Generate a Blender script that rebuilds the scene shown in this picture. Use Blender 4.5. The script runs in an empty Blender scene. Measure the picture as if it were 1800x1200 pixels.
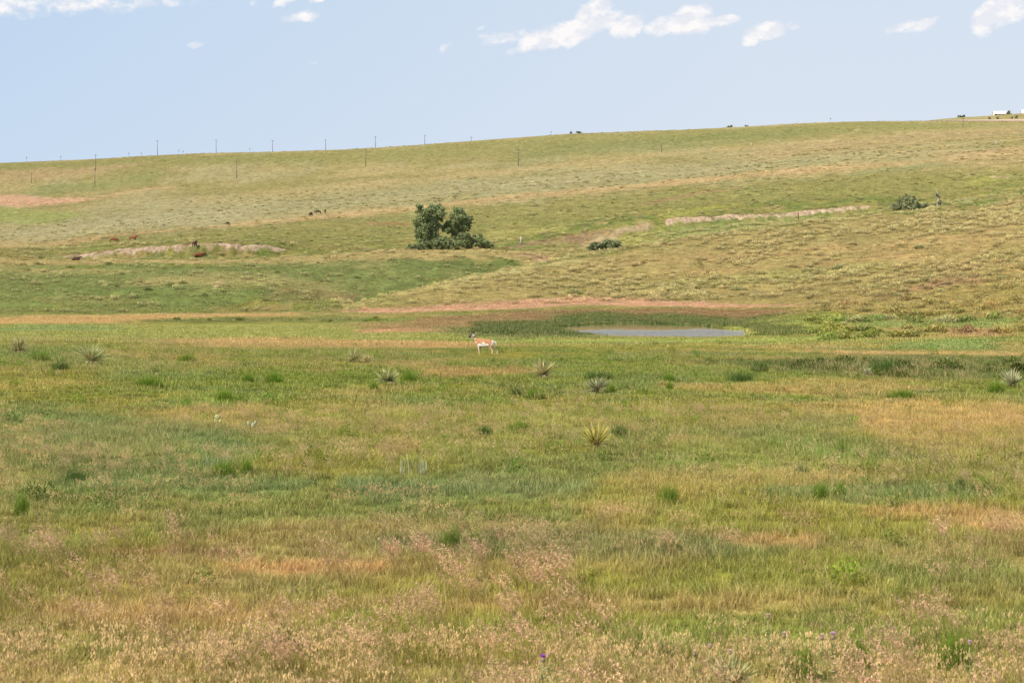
import bpy, bmesh, math, random
import numpy as np
from mathutils import Vector, Matrix
random.seed(7); RNG = np.random.default_rng(7)
scene = bpy.context.scene
COL = scene.collection
F = 3500.0; HOR = 515.0; H = 3.54          # lens of the survey: metres <-> angles used to read the ground plan

# ------------------------------------------------------------------ noise
def _hash(ix, iy, s):
    n = (ix.astype(np.int64) * 374761393 + iy.astype(np.int64) * 668265263 + s * 2147483647) & 0xffffffff
    n = ((n ^ (n >> 13)) * 1274126177) & 0xffffffff
    return ((n ^ (n >> 16)) & 0xffff) / 65535.0
def vnoise(x, y, s=0):
    ix = np.floor(x); iy = np.floor(y); fx = x - ix; fy = y - iy
    fx = fx*fx*(3-2*fx); fy = fy*fy*(3-2*fy)
    a = _hash(ix, iy, s); b = _hash(ix+1, iy, s); c = _hash(ix, iy+1, s); d = _hash(ix+1, iy+1, s)
    return (a*(1-fx)+b*fx)*(1-fy) + (c*(1-fx)+d*fx)*fy
def fbm(x, y, s=0, o=4):
    r = 0; a = 0.5; t = 0
    for k in range(o):
        r = r + a*vnoise(x*2**k+17.3*k, y*2**k-9.1*k, s+k*31); t += a; a *= 0.5
    return r/t
def sst(a, b, v):
    t = np.clip((v-a)/(b-a), 0, 1); return t*t*(3-2*t)

# ------------------------------------------------------------------ terrain (layers of the valley, front to back)
UPX = np.arange(-2400, 4201, 10.0)
def lin(pairs):
    p = np.array(pairs, float); v = np.interp(UPX, p[:, 0], p[:, 1])
    k = np.hanning(9); k /= k.sum()
    return np.convolve(np.pad(v, 4, mode='edge'), k, mode='valid')
def c_(v): return [(0, v)]
LAY = []   # (D, z)
def layer(D, py=None, z=None):
    Dv = lin(D if isinstance(D, list) else c_(D))
    zv = lin(z) if z is not None else H + Dv*(HOR-lin(py))/F
    LAY.append((Dv, zv))
layer(-90, z=c_(0.1)); layer(0, z=c_(0)); layer(18, z=c_(0)); layer(45, z=c_(0))
layer(105, py=[(0,612),(300,619),(700,630),(1200,633),(1800,640)])
layer(135, z=[(0,.2),(300,.1),(700,0),(1200,-.15),(1800,-.28)])
layer(170, z=[(0,-.1),(700,-.2),(900,-.3),(1400,-.25),(1600,-.2),(1800,.15),(2400,2)])
layer(215, z=[(0,-.3),(800,-.3),(1000,-.34),(1330,-.34),(1420,-.05),(1600,.6),(1800,1.7),(2400,6)])
layer(265, z=[(0,-.3),(380,-.5),(600,-.4),(1000,-.33),(1300,-.3),(1400,.6),(1600,2.0),(1800,3.9),(2400,10)])
layer(300, py=[(0,556),(600,556),(760,556),(900,551),(1000,546),(1200,543),(1400,540),(1600,517),(1800,486),(2400,430)])
layer(328, py=[(0,551),(560,549),(700,544),(800,540),(900,536),(1000,534),(1200,529),(1400,521),(1600,494),(1800,460),(2400,400)])
d11 = [(0,370),(600,352),(700,367),(800,387),(900,407),(1000,430),(1200,450),(1400,470),(1560,480),(1800,500)]
layer(d11, py=[(-600,508),(300,508),(500,514),(560,527),(620,535),(700,513),(800,490),(900,470),(1000,453),(1200,421),(1400,398),(1560,379),(1680,366),(1800,346),(2400,290)])
layer([(a, b+26) for a, b in d11], z=[(-600,6.4),(300,6.4),(500,5),(560,2.6),(620,1),(700,2.2),(800,4.4),(900,7),(1000,9.6),(1200,14.2),(1400,17.8),(1560,20.6),(1680,25.2),(1800,29.6),(2400,39)])
d13 = [(0,450),(600,455),(860,470),(960,480),(1065,486),(1200,492),(1400,508),(1560,515),(1800,540)]
layer(d13, py=[(-600,446),(0,451),(100,457),(450,457),(600,455),(700,452),(860,450),(960,455),(1000,455),(1065,439),(1200,414),(1400,393),(1560,374),(1680,361),(1800,337),(2400,278)])
d14 = [(a, b+32) for a, b in d13]
layer(d14, py=[(-600,444),(0,449),(130,457.5),(450,457),(520,451),(600,447),(700,443),(860,440),(960,436),(1000,434),(1065,428),(1135,412),(1200,404),(1400,387),(1520,376),(1560,369),(1680,355),(1800,331),(2400,272)])
layer([(0,490),(80,490),(200,489),(470,490),(560,505),(900,520),(1000,524),(1065,526),(1200,531),(1400,547),(1560,557),(1800,585)],
      py=[(-600,436),(0,441),(80,450),(130,449),(200,441),(300,434),(400,430),(480,433),(520,441),(600,442),(700,438),(860,431),(960,422),(1000,415),(1065,402),(1135,389),(1200,386),(1300,380),(1400,372),(1520,361),(1560,362),(1680,350),(1800,325),(2400,266)])
layer(620, py=[(-600,436),(0,437.5),(200,428),(300,424),(450,415),(600,413),(750,408),(900,396),(1050,378),(1200,360),(1400,345),(1560,335),(1680,330),(1800,312),(2400,258)])
layer(710, py=[(-600,430),(0,436),(200,413),(430,395),(620,378),(900,351),(1200,325),(1500,299),(1800,272),(2400,240)])
layer(900, py=[(-600,400),(0,404),(200,385),(430,364),(620,345),(900,322),(1200,298),(1500,270),(1800,246),(2400,226)])
layer(1150, py=[(-600,350),(0,345),(200,335),(430,319),(620,304),(900,281),(1200,262),(1500,239),(1800,225),(2400,216)])
layer(1420, py=[(-600,305),(0,287),(150,281),(280,273.5),(380,269.5),(480,267.5),(600,264),(700,258),(830,248.5),(1000,236),(1200,229),(1300,224),(1400,218),(1500,214.5),(1600,213.8),(1800,213.6),(2400,212)])
layer(1560, py=[(-600,312),(0,294),(600,272),(1000,244),(1400,226),(1560,217),(1640,214),(1700,211.8),(1800,210.6),(2400,208)])
layer(1735, py=[(-600,320),(0,307),(1000,257),(1500,232),(1600,218),(1650,214),(1690,211.9),(1740,210.3),(1800,208.2),(2400,202)])
layer(1900, py=[(-600,330),(0,320),(1000,270),(1500,240),(1600,222),(1650,214),(1690,211),(1740,208),(1800,203),(2400,190)])
layer(2600, z=[(0,60),(1800,90),(2400,100)])
layer(9000, z=c_(-60))
LD = np.array([l[0] for l in LAY]); LZ = np.array([l[1] for l in LAY]); NL = len(LAY)
# monotone cubic slopes per column
h_ = np.diff(LD, axis=0); s_ = np.diff(LZ, axis=0)/h_
LM = np.zeros_like(LZ)
w1 = 2*h_[1:]+h_[:-1]; w2 = h_[1:]+2*h_[:-1]
ok = (s_[:-1]*s_[1:]) > 0
LM[1:-1] = np.where(ok, (w1+w2)/np.where(ok, w1/np.where(ok, s_[:-1], 1)+w2/np.where(ok, s_[1:], 1), 1), 0)

PCX, PCY, PRX, PRY, PZ = 14.8, 214.0, 10.9, 47.0, -0.42
def scale_at(y): return np.sqrt(np.maximum(y, 0)**2 + 144.0)
def terrain(x, y):
    """height and layer coordinate at world x, y"""
    x = np.asarray(x, float); y = np.asarray(y, float)
    px = np.clip(900 + F*x/scale_at(y), UPX[0], UPX[-1]-1)
    c = (px-UPX[0])/10; ci = c.astype(int); cf = c-ci
    idx = np.zeros(x.shape, int)
    Dc = lambda k: LD[k, ci]*(1-cf)+LD[k, ci+1]*cf
    for k in range(1, NL-1): idx = np.where(y >= Dc(k), k, idx)
    out = 0
    d0 = LD[idx, ci]*(1-cf)+LD[idx, ci+1]*cf; d1 = LD[idx+1, ci]*(1-cf)+LD[idx+1, ci+1]*cf
    z0 = LZ[idx, ci]*(1-cf)+LZ[idx, ci+1]*cf; z1 = LZ[idx+1, ci]*(1-cf)+LZ[idx+1, ci+1]*cf
    m0 = LM[idx, ci]*(1-cf)+LM[idx, ci+1]*cf; m1 = LM[idx+1, ci]*(1-cf)+LM[idx+1, ci+1]*cf
    hh = d1-d0; t = np.clip((y-d0)/hh, 0, 1)
    z = (2*t**3-3*t**2+1)*z0+(t**3-2*t**2+t)*hh*m0+(-2*t**3+3*t**2)*z1+(t**3-t**2)*hh*m1
    L = idx+t
    rel = sst(280, 420, y)*(1-sst(1150, 1420, y))
    z = z + (fbm(x/22, y/30, 5, 3)-.5)*1.5*rel + (fbm(x/5, y/6, 9, 3)-.5)*(.10+.5*rel)
    hs = sst(1250, 1500, px)*sst(200, 300, y)*(1-sst(480, 560, y))
    z = z + (fbm(px/130, L*5, 15, 4)-.5)*2.4*hs
    # cut banks: gullied faces
    bk = bankmask(px, L)
    z = z - bk*np.abs(fbm(x/1.9, y/9, 21, 3)-.5)*2.0
    # pond basin
    r = np.sqrt(((x-PCX)/PRX)**2+((y-PCY)/PRY)**2) + (fbm(x/5, y/14, 3, 3)-.5)*.35
    near = 1-sst(1.0, 1.6, r)
    z = np.where(near > 0, z*(1-near)+near*np.minimum(z, -.31), z)
    z = z - .5*(1-sst(.6, 1.02, r))
    return z, L, px
def bankmask(px, L):
    a = sst(14.10, 14.5, L)*(1-sst(15.0, 15.06, L))
    w = sst(70, 160, px)*(1-sst(470, 530, px)) + .8*sst(1150, 1190, px)*(1-sst(1500, 1560, px)) + .5*sst(1650,1670,px)*(1-sst(1700,1740,px))
    return a*np.clip(w, 0, 1)
def gz(x, y): return float(terrain(np.array([x]), np.array([y]))[0][0])
DG = np.concatenate([np.arange(12, 60, .1), np.arange(60, 340, .35), np.arange(340, 620, .5), np.arange(620, 2300, 1.5)])
def hit(px, py, dmin=0):
    """where on the ground a surveyed direction lands"""
    u = (px-900)/F; Dg = DG[DG >= dmin]
    z, _, _ = terrain(u*Dg, Dg)
    ray = H + Dg*(HOR-py)/F
    w = np.where(z >= ray)[0]
    i = w[0] if len(w) else int(np.argmin(ray-z))
    return u*Dg[i], Dg[i], z[i]

# ------------------------------------------------------------------ ground cover colours (plan of the vegetation, some shading and haze painted in)
def lc(r, g, b):
    return np.array([((v/255+.055)/1.055)**2.4 if v > 10 else v/3294 for v in (r, g, b)])
REG = []
def reg(pts, col, st=1.0, soft=.35, warp=1.15, dmin=0, thr=None):
    d = []
    for (px, t, b) in pts:
        D1 = hit(px, b, dmin)[1]; D2 = hit(px, t, dmin)[1]
        if D2 < D1+.5: D2 = D1+.5
        d.append((px, D1, D2))
    REG.append((np.array(d, float), lc(*col), st, soft, warp, thr))
def ell(px, py, rx, ry, col, st=1.0, **k):
    reg([(px+rx*math.cos(a), py-ry*math.sin(a)-.5, py+ry*math.sin(a)+.5) for a in np.linspace(math.pi, 0, 7)], col, st, **k)
# far slope
reg([(-300,300,345),(0,289,300),(300,276,290),(700,260,285),(1000,238,262),(1400,220,236),(1800,215,226)], (146,144,78), .9, .4)
reg([(900,262,288),(1100,246,268),(1300,232,252),(1450,226,238)], (128,136,74), .7, .5)
reg([(0,297,322),(90,297,318),(170,293,304),(250,284,290)], (178,152,104), .8, .4)
reg([(-100,336,358),(0,342,360),(60,345,364),(110,348,358),(165,348,354)], (206,160,124), 1, .3)
reg([(150,347,353),(240,334,340),(310,325,330)], (190,160,108), .9, .4)
reg([(-50,362,392),(0,362,392),(70,370,394),(145,374,381)], (150,160,78), .85, .4)
reg([(60,325,345),(160,318,338),(280,300,322)], (136,146,78), .7, .5)
reg([(120,385,398),(300,352,400),(500,345,385),(700,325,360),(900,305,345),(1200,285,318),(1400,272,296),(1600,262,278)], (168,164,120), .65, .7)
reg([(0,400,425),(150,390,420),(300,378,402),(430,372,388)], (176,170,126), .6, .5)
reg([(550,330,345),(900,296,306),(1150,270,278),(1300,258,265),(1500,246,252)], (182,162,106), .7, .5)
reg([(1300,262,285),(1500,245,270),(1700,226,245),(1850,222,240)], (178,154,106), .6, .5)
reg([(1490,306,311),(1620,288,297),(1740,258,268)], (146,154,98), .8, .5)
reg([(1640,268,290),(1850,255,300)], (190,160,110), .7, .5)
reg([(1440,252,256),(1510,226,229)], (190,165,120), .6, .5)
# tan terrace edge
reg([(-100,434,441),(0,432,439),(200,411,416),(430,391,397),(620,372,381),(750,360,370),(900,342,352),(1050,328,340),(1200,315,326),(1350,301,313),(1500,290,301),(1640,280,288)], (196,164,110), .85, .6)
reg([(-100,441,455),(0,439,452),(200,420,436),(430,402,428),(620,386,436),(900,362,405),(1200,335,365),(1500,310,345),(1800,300,330)], (146,144,74), .7, .3)
reg([(850,405,420),(950,400,412),(1000,395,405)], (172,170,84), .7, .5)
reg([(640,391,396),(730,392,396)], (170,120,84), .6, .5)
reg([(900,430,437),(960,421,432),(1040,408,424),(1070,403,412)], (162,130,98), .75, .5, dmin=470)
reg([(620,438,443),(720,436,441),(800,433,437)], (146,128,86), .6, .5, dmin=470)
# gully
reg([(1060,432,442),(1100,422,437),(1135,402,428),(1165,378,410),(1230,364,372),(1300,356,360)], (160,164,66), .9, .3, dmin=470)
reg([(1150,385,418),(1300,385,410),(1450,375,392),(1560,366,376)], (138,150,76), .9, .3, dmin=470)
reg([(1140,356,360),(1190,345,350),(1240,336,340),(1300,330,333)], (170,135,98), .7, .5)
reg([(1700,315,330),(1750,308,322)], (160,162,70), .8, .5)
reg([(1730,312,315),(1780,309,313)], (215,185,150), .9, .5)
reg([(1005,431,435),(1050,419,430),(1095,405,420),(1140,391,400)], (202,172,138), .85, .7, dmin=470)
# the mound
reg([(-100,462,548),(0,462,545),(150,464,540),(400,462,535),(600,460,528),(800,458,480),(1000,456,460)], (124,138,68), 1, .16, dmin=340)
reg([(-100,450,464),(150,456,464),(450,455,462),(700,440,463),(900,438,460),(1000,440,455)], (186,164,102), .8, .3, dmin=340)
reg([(250,488,505),(420,482,510),(600,496,525)], (172,160,94), .75, .6)
reg([(-50,466,476),(120,470,484),(260,474,482)], (178,162,96), .6, .6)
reg([(60,520,532),(260,522,534)], (172,158,94), .5, .6)
reg([(380,497,512),(392,494,500)], (215,185,140), .8, .3, warp=.2)
reg([(470,520,528),(560,518,530),(620,515,530)], (150,130,84), .7, .5)
reg([(890,444,447),(930,447,452),(985,454,460)], (186,144,112), .8, .5, dmin=400)
# right hillside
reg([(620,536,548),(800,495,538),(1000,458,530),(1200,425,526),(1400,400,540),(1600,378,590),(1900,340,605)], (166,148,86), .9, .06)
reg([(620,536,541),(700,514,521),(800,491,500),(900,471,481),(1000,456,466)], (182,172,104), .9, .3)  # spur crest painted lighter, as if catching the light
reg([(560,528,534),(620,520,533),(700,498,512),(800,478,489),(880,462,472)], (110,126,60), .7, .5, dmin=360)  # green valley behind the spur, with its shading painted in
reg([(100,500,535),(350,505,530),(520,515,528)], (112,130,62), .6, .6, dmin=340)
reg([(620,460,475),(800,458,474),(900,456,466)], (112,130,62), .6, .4, dmin=340)  # right part of the mound, shading painted into the green
reg([(1100,455,470),(1300,440,455),(1500,430,450),(1800,395,425)], (182,152,92), .6, .5)
reg([(1200,470,480),(1400,462,475),(1600,440,452),(1800,470,490)], (184,152,94), .6, .5)
reg([(1150,500,515),(1350,470,500),(1550,455,480)], (150,152,74), .5, .5)
reg([(1580,505,516),(1640,496,512),(1690,492,502),(1740,494,498)], (164,124,94), .8, .6)
reg([(1490,530,545),(1580,512,528)], (160,130,90), .5, .5)
reg([(1640,578,584),(1700,579,590),(1790,582,592)], (160,118,86), .85, .5)
reg([(1500,560,575),(1650,560,576),(1800,566,580)], (126,146,74), .8, .4)
reg([(1590,598,612),(1800,594,615)], (120,150,78), .8, .4)
# valley floor
reg([(-100,570,606),(200,568,600),(400,566,600),(600,566,600),(850,575,598)], (150,154,78), .8, .3)
reg([(-100,555,574),(0,557,572),(150,555,568),(300,552,560),(560,550,556)], (196,160,104), .95, .3)
reg([(250,562,567),(400,560,568),(640,557,566)], (112,120,68), .7, .6)
reg([(20,573,584),(200,572,582)], (118,148,86), .8, .4)
reg([(300,600,612),(500,596,612),(750,600,612),(900,608,616)], (196,158,106), .8, .4)
reg([(620,543,550),(720,538,550),(850,533,546),(950,526,542),(1080,524,536),(1250,532,541),(1400,534,541)], (208,160,130), 1, .35)
reg([(655,570,584),(760,560,582),(880,550,573),(1000,544,562),(1200,541,557),(1420,540,554)], (150,118,80), 1, .2)
reg([(660,580,588),(760,578,586),(830,580,585)], (196,150,116), .9, .4)
reg([(800,575,590),(900,566,592),(1000,560,596),(1200,553,572),(1360,556,575),(1400,555,575)], (82,104,46), 1, .2)
reg([(1320,568,592),(1390,556,590),(1480,556,580)], (156,166,74), .7, .8)
reg([(850,598,604),(1000,598,604),(1300,597,603),(1500,590,602)], (150,168,78), .8, .4)
# field
reg([(1250,634,642),(1400,630,655),(1600,628,668),(1850,628,668)], (100,112,56), .95, .3)
reg([(1400,618,624),(1600,616,623),(1850,619,626)], (204,172,112), .9, .4)
reg([(0,615,640),(150,612,650),(260,628,668)], (120,140,70), .6, .5)
ell(1420,685,260,12,(190,160,98),.6); ell(1720,745,230,46,(194,158,98),.7,soft=.8); ell(1560,720,200,22,(190,158,98),.5,soft=.8)
ell(1250,840,200,18,(182,162,96),.6,soft=.7); ell(860,655,120,12,(190,150,96),.6); ell(470,705,120,14,(130,150,68),.7)
ell(300,660,120,14,(126,140,74),.5); ell(180,790,260,60,(102,132,80),.6,soft=.8); ell(330,850,220,22,(102,130,80),.6,soft=.8)
ell(820,860,260,30,(100,128,84),.75,soft=.8); ell(1500,870,220,22,(106,134,82),.65); ell(1000,960,380,26,(108,124,80),.6)
ell(1300,800,200,34,(128,146,68),.6); ell(760,760,260,44,(146,148,66),.6); ell(1050,730,160,16,(140,148,70),.5)
ell(1700,925,110,18,(196,158,108),.7); ell(1560,905,160,14,(192,152,100),.6); ell(260,975,160,10,(160,124,86),.6)
ell(500,1000,150,14,(196,156,104),.7); ell(1280,955,90,12,(200,156,100),.7); ell(950,1065,400,16,(192,156,104),.6)
ell(320,1080,260,22,(190,152,104),.6); ell(700,790,60,12,(176,140,96),.5); ell(120,1140,260,40,(136,140,70),.5)
ell(60,960,120,40,(126,138,66),.5); ell(1450,1060,500,36,(156,144,80),.5,soft=.8); ell(1600,970,240,26,(164,144,86),.45)
reg([(-100,1160,1230),(600,1165,1230),(1200,1150,1230),(1900,1140,1230)], (178,160,96), .6, .5)
reg([(1000,1085,1150),(1400,1090,1140),(1700,1060,1120)], (144,152,70), .8, .5)

def cover(x, y, z, L, px, fine=True):
    n1 = fbm(x/9, y/14, 101, 4); n2 = fbm(x/3.0, y/5.0, 131, 4); n3 = fbm(x/60, y/70, 151, 3)
    A = lc(122,136,52); B = lc(148,144,64); C = lc(108,128,74); E = lc(184,156,98)
    w = sst(.38, .62, n1)[:, None]; w2_ = sst(.52, .68, n2)[:, None]; w3 = sst(.56, .74, fbm(x/5, y/9, 171, 3))[:, None]
    near = A*(1-w)+B*w; near = near*(1-.5*w2_)+C*.5*w2_; near = near*(1-.55*w3)+E*.55*w3
    A2 = lc(156,146,84); B2 = lc(174,158,100); C2 = lc(168,162,114)  # pale sagebrush tones, with slight distance haze put into the colour
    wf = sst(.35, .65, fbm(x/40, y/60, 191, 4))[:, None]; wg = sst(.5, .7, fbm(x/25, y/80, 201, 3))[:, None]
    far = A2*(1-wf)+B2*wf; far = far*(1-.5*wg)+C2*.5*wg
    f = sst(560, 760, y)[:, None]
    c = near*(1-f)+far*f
    wx = (fbm(x/6, y/10, 211, 4)-.5); wy = (fbm(x/10, y/16, 221, 4)-.5)
    for d, col, st, soft, warp, thr in REG:
        if d[0, 1] > 2000: continue
        q = px + wx*warp*F*9/np.maximum(y, 15)*sst(30, 200, y+60)
        d1 = np.interp(q, d[:, 0], d[:, 1]); d2 = np.interp(q, d[:, 0], d[:, 2])
        m = (d1+d2)/2; hw = (d2-d1)/2
        r = np.abs(y+wy*warp*hw*1.1-m)/hw
        g = 1-sst(1-soft*1.4, 1+soft, r)
        e = (d[-1, 0]-d[0, 0])*.12
        g = g*sst(d[0, 0]-e, d[0, 0]+e, q)*(1-sst(d[-1, 0]-e, d[-1, 0]+e, q))*st
        g = (g*(.72+.56*n2)).clip(0, 1)[:, None]
        c = c*(1-g)+col*g
    b = bankmask(px, L)
    g = sst(.05, .5, b)*(.68+.32*sst(14.3, 14.85, L))*(.86+.28*fbm(px/28, y*0, 261, 3))
    lip = (sst(14.9, 14.97, L)*(1-sst(15.03, 15.07, L))*np.clip(b*2, 0, 1)*.6)[:, None]
    if not fine: c = c*(1-(g*.4)[:, None])+lc(205,180,140)*(g*.4)[:, None]
    lum = (c*np.array([.3, .6, .1])).sum(1, keepdims=True); ds = (.02+.20*sst(180, 420, y)+.02*sst(600, 800, y))[:, None]  # greyed with distance, haze put into the cover colour
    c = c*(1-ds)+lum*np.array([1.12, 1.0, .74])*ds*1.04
    if fine:
        c = c*(.80+.4*fbm(x/1.3, y/1.8, 251, 3))[:, None]
    c = c*(1-lip)+lc(120,90,66)*lip
    return c, g

# ------------------------------------------------------------------ object helpers
def tag(o, label=None, cat=None, group=None, kind=None):
    if label: o['label'] = label
    if cat: o['category'] = cat
    if group: o['group'] = group
    if kind: o['kind'] = kind
    return o
def link(name, me, parent=None):
    o = bpy.data.objects.new(name, me); COL.objects.link(o)
    if parent: o.parent = parent
    return o
def empty(name, loc, rz=0, s=1):
    o = link(name, None); o.location = loc; o.rotation_euler = (0, 0, rz); o.scale = (s, s, s)
    o.empty_display_size = .2
    return o
class MB:
    """collects faces, with a per-vertex colour"""
    def __init__(s): s.v = []; s.f = []; s.c = []
    def add(s, vs, fs, col=(.5, .5, 0)):
        k = len(s.v); s.v += [tuple(p) for p in vs]; s.f += [tuple(i+k for i in f) for f in fs]
        if isinstance(col, list): s.c += col
        else: s.c += [tuple(col)]*len(vs)
    def strip(s, pts, wid, side, r=.5, b=0, t0=0, t1=1):
        """ribbon along pts"""
        n = len(pts); vs = []; cs = []
        for i, p in enumerate(pts):
            w = wid[i]; t = t0+(t1-t0)*i/(n-1)
            vs += [p-side*w, p+side*w]; cs += [(r, t, b)]*2
        s.add(vs, [(2*i, 2*i+1, 2*i+3, 2*i+2) for i in range(n-1)], cs)
    def tube(s, pts, rad, n=6, col=(.5, .5, 0), cap=True):
        pts = [Vector(p) for p in pts]; vs = []
        for i, p in enumerate(pts):
            d = (pts[min(i+1, len(pts)-1)]-pts[max(i-1, 0)]).normalized()
            a = d.cross(Vector((0, 0, 1)) if abs(d.z) < .9 else Vector((1, 0, 0))).normalized(); b = d.cross(a)
            for k in range(n):
                an = 2*math.pi*k/n; vs.append(p+(a*math.cos(an)+b*math.sin(an))*rad[i])
        fs = [(i*n+k, i*n+(k+1) % n, (i+1)*n+(k+1) % n, (i+1)*n+k) for i in range(len(pts)-1) for k in range(n)]
        if cap: fs += [tuple(range(n-1, -1, -1)), tuple((len(pts)-1)*n+k for k in range(n))]
        s.add(vs, fs, col)
    def box(s, c, d, rz=0, col=(.5, .5, 0)):
        vs = []
        for sx in (-1, 1):
            for sy in (-1, 1):
                for sz in (-1, 1):
                    x, y = sx*d[0]/2, sy*d[1]/2
                    vs.append((c[0]+x*math.cos(rz)-y*math.sin(rz), c[1]+x*math.sin(rz)+y*math.cos(rz), c[2]+sz*d[2]/2))
        s.add(vs, [(0,1,3,2),(4,6,7,5),(0,4,5,1),(2,3,7,6),(0,2,6,4),(1,5,7,3)], col)
    def build(s, name, mat, parent=None, smooth=False, attr='bl', mesh_only=False):
        me = bpy.data.meshes.new(name); me.from_pydata([tuple(map(float, p)) for p in s.v], [], s.f); me.update()
        if s.c:
            a = me.color_attributes.new(attr, 'FLOAT_COLOR', 'POINT')
            a.data.foreach_set('color', np.array([(*c, 1) for c in s.c], np.float32).ravel())
        if mat: me.materials.append(mat)
        if smooth: me.polygons.foreach_set('use_smooth', [True]*len(me.polygons))
        return me if mesh_only else link(name, me, parent)

# ------------------------------------------------------------------ materials
class NT:
    def __init__(s, name, world=False):
        if world: s.m = None; s.t = name.node_tree
        else:
            s.m = bpy.data.materials.new(name); s.m.use_nodes = True; s.t = s.m.node_tree
        s.t.nodes.clear()
    def n(s, typ, ins=None, **k):
        nd = s.t.nodes.new(typ)
        for a, v in k.items(): setattr(nd, a, v)
        for i, v in (ins or {}).items():
            if isinstance(v, bpy.types.NodeSocket): s.t.links.new(v, nd.inputs[i])
            else: nd.inputs[i].default_value = v
        return nd
    def math(s, op, a, b=0, c=0, clamp=False): return s.n('ShaderNodeMath', {0: a, 1: b, 2: c}, operation=op, use_clamp=clamp).outputs[0]
    def mix(s, f, a, b, bt='MIX'):
        nd = s.n('ShaderNodeMix', {0: f}, data_type='RGBA', blend_type=bt, clamp_factor=True)
        for i, v in ((6, a), (7, b)):
            if isinstance(v, bpy.types.NodeSocket): s.t.links.new(v, nd.inputs[i])
            else: nd.inputs[i].default_value = (*v, 1)
        return nd.outputs[2]
    def mapr(s, v, a, b, c, d): return s.n('ShaderNodeMapRange', {0: v, 1: a, 2: b, 3: c, 4: d}).outputs[0]
    def noise(s, vec, sc, det=4, rough=.55): return s.n('ShaderNodeTexNoise', {'Vector': vec, 'Scale': sc, 'Detail': det, 'Roughness': rough}).outputs[0]
    def vscale(s, vec, xyz): return s.n('ShaderNodeVectorMath', {0: vec, 1: xyz}, operation='MULTIPLY').outputs[0]
def simple(name, rgb, var=.25, sc=4.0, rough=.85, bump=0.0):
    t = NT(name); tc = t.n('ShaderNodeTexCoord').outputs['Object']
    nz = t.noise(tc, sc); v = t.mapr(nz, .3, .7, 1-var, 1+var)
    c = t.mix(1.0, rgb, t.n('ShaderNodeCombineColor', {0: v, 1: v, 2: v}).outputs[0], 'MULTIPLY')
    b = t.n('ShaderNodeBsdfPrincipled', {'Base Color': c, 'Roughness': rough, 'Specular IOR Level': .25})
    if bump:
        bp = t.n('ShaderNodeBump', {'Height': nz, 'Strength': bump, 'Distance': .02}); t.t.links.new(bp.outputs[0], b.inputs['Normal'])
    t.t.links.new(b.outputs[0], t.n('ShaderNodeOutputMaterial').inputs[0]); return t.m
GK, TK, FK = .84, 1.30, 1.0
def ground_mat():
    t = NT('ground_cover'); P = t.n('ShaderNodeNewGeometry').outputs['Position']
    col = t.n('ShaderNodeAttribute', attribute_name='col').outputs['Color']
    so = t.n('ShaderNodeAttribute', attribute_name='soil').outputs['Fac']
    far = t.n('ShaderNodeSeparateXYZ', {0: P}).outputs[1]
    f = t.mapr(far, 250, 900, 0, 1)
    n1 = t.noise(P, 1.1, 6, .7); n2 = t.noise(t.vscale(P, (.28, .09, .3)), 1.0, 6, .72); n3 = t.noise(P, 9.0, 4, .7)
    a = t.mapr(n1, .3, .7, .55, 1.4); b = t.mapr(n2, .3, .7, .72, 1.28); c = t.mapr(n3, .3, .7, .75, 1.25)
    v = t.math('MULTIPLY', t.math('MULTIPLY', a, b), c)
    c1 = t.mix(1.0, col, t.n('ShaderNodeCombineColor', {0: v, 1: v, 2: v}).outputs[0], 'MULTIPLY')
    hue = t.mapr(t.noise(t.vscale(P, (.5, .2, .5)), 1.7, 5, .7), .42, .62, 0, .45)
    c2 = t.mix(hue, c1, t.mix(1.0, c1, (1.14, .94, .86), 'MULTIPLY'))
    sv = t.vscale(P, (1.0, .5, .8)); nv = t.noise(sv, .42, 5, .62); sc_ = t.noise(t.vscale(P, (1.0, .12, .6)), 1.5, 5, .7)
    scol = t.mix(t.mapr(sc_, .38, .58, 0, 1), (.80, .59, .42), (.44, .31, .20))
    sm = t.mapr(t.math('SUBTRACT', t.math('MULTIPLY', so, 1.0), nv), .34, .52, 0, .95)
    c2 = t.mix(sm, c2, scol)
    # scattered dark clump bases
    sp = t.n('ShaderNodeTexVoronoi', {'Vector': t.vscale(P, (1, .6, 1)), 'Scale': .55}).outputs['Distance']
    dk = t.mapr(sp, .06, .2, .2, 0); c3 = t.mix(t.math('MULTIPLY', dk, t.math('SUBTRACT', 1.0, sm)), c2, t.mix(1.0, c2, (.42, .50, .42), 'MULTIPLY'))
    g = t.mix(1.0, c3, (GK,)*3, 'MULTIPLY')
    bp = t.n('ShaderNodeBump', {'Height': t.math('ADD', n1, n2), 'Strength': .7, 'Distance': .35})
    d = t.n('ShaderNodeBsdfDiffuse', {'Color': g, 'Roughness': .8, 'Normal': bp.outputs[0]})
    t.t.links.new(d.outputs[0], t.n('ShaderNodeOutputMaterial').inputs[0]); return t.m
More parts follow.
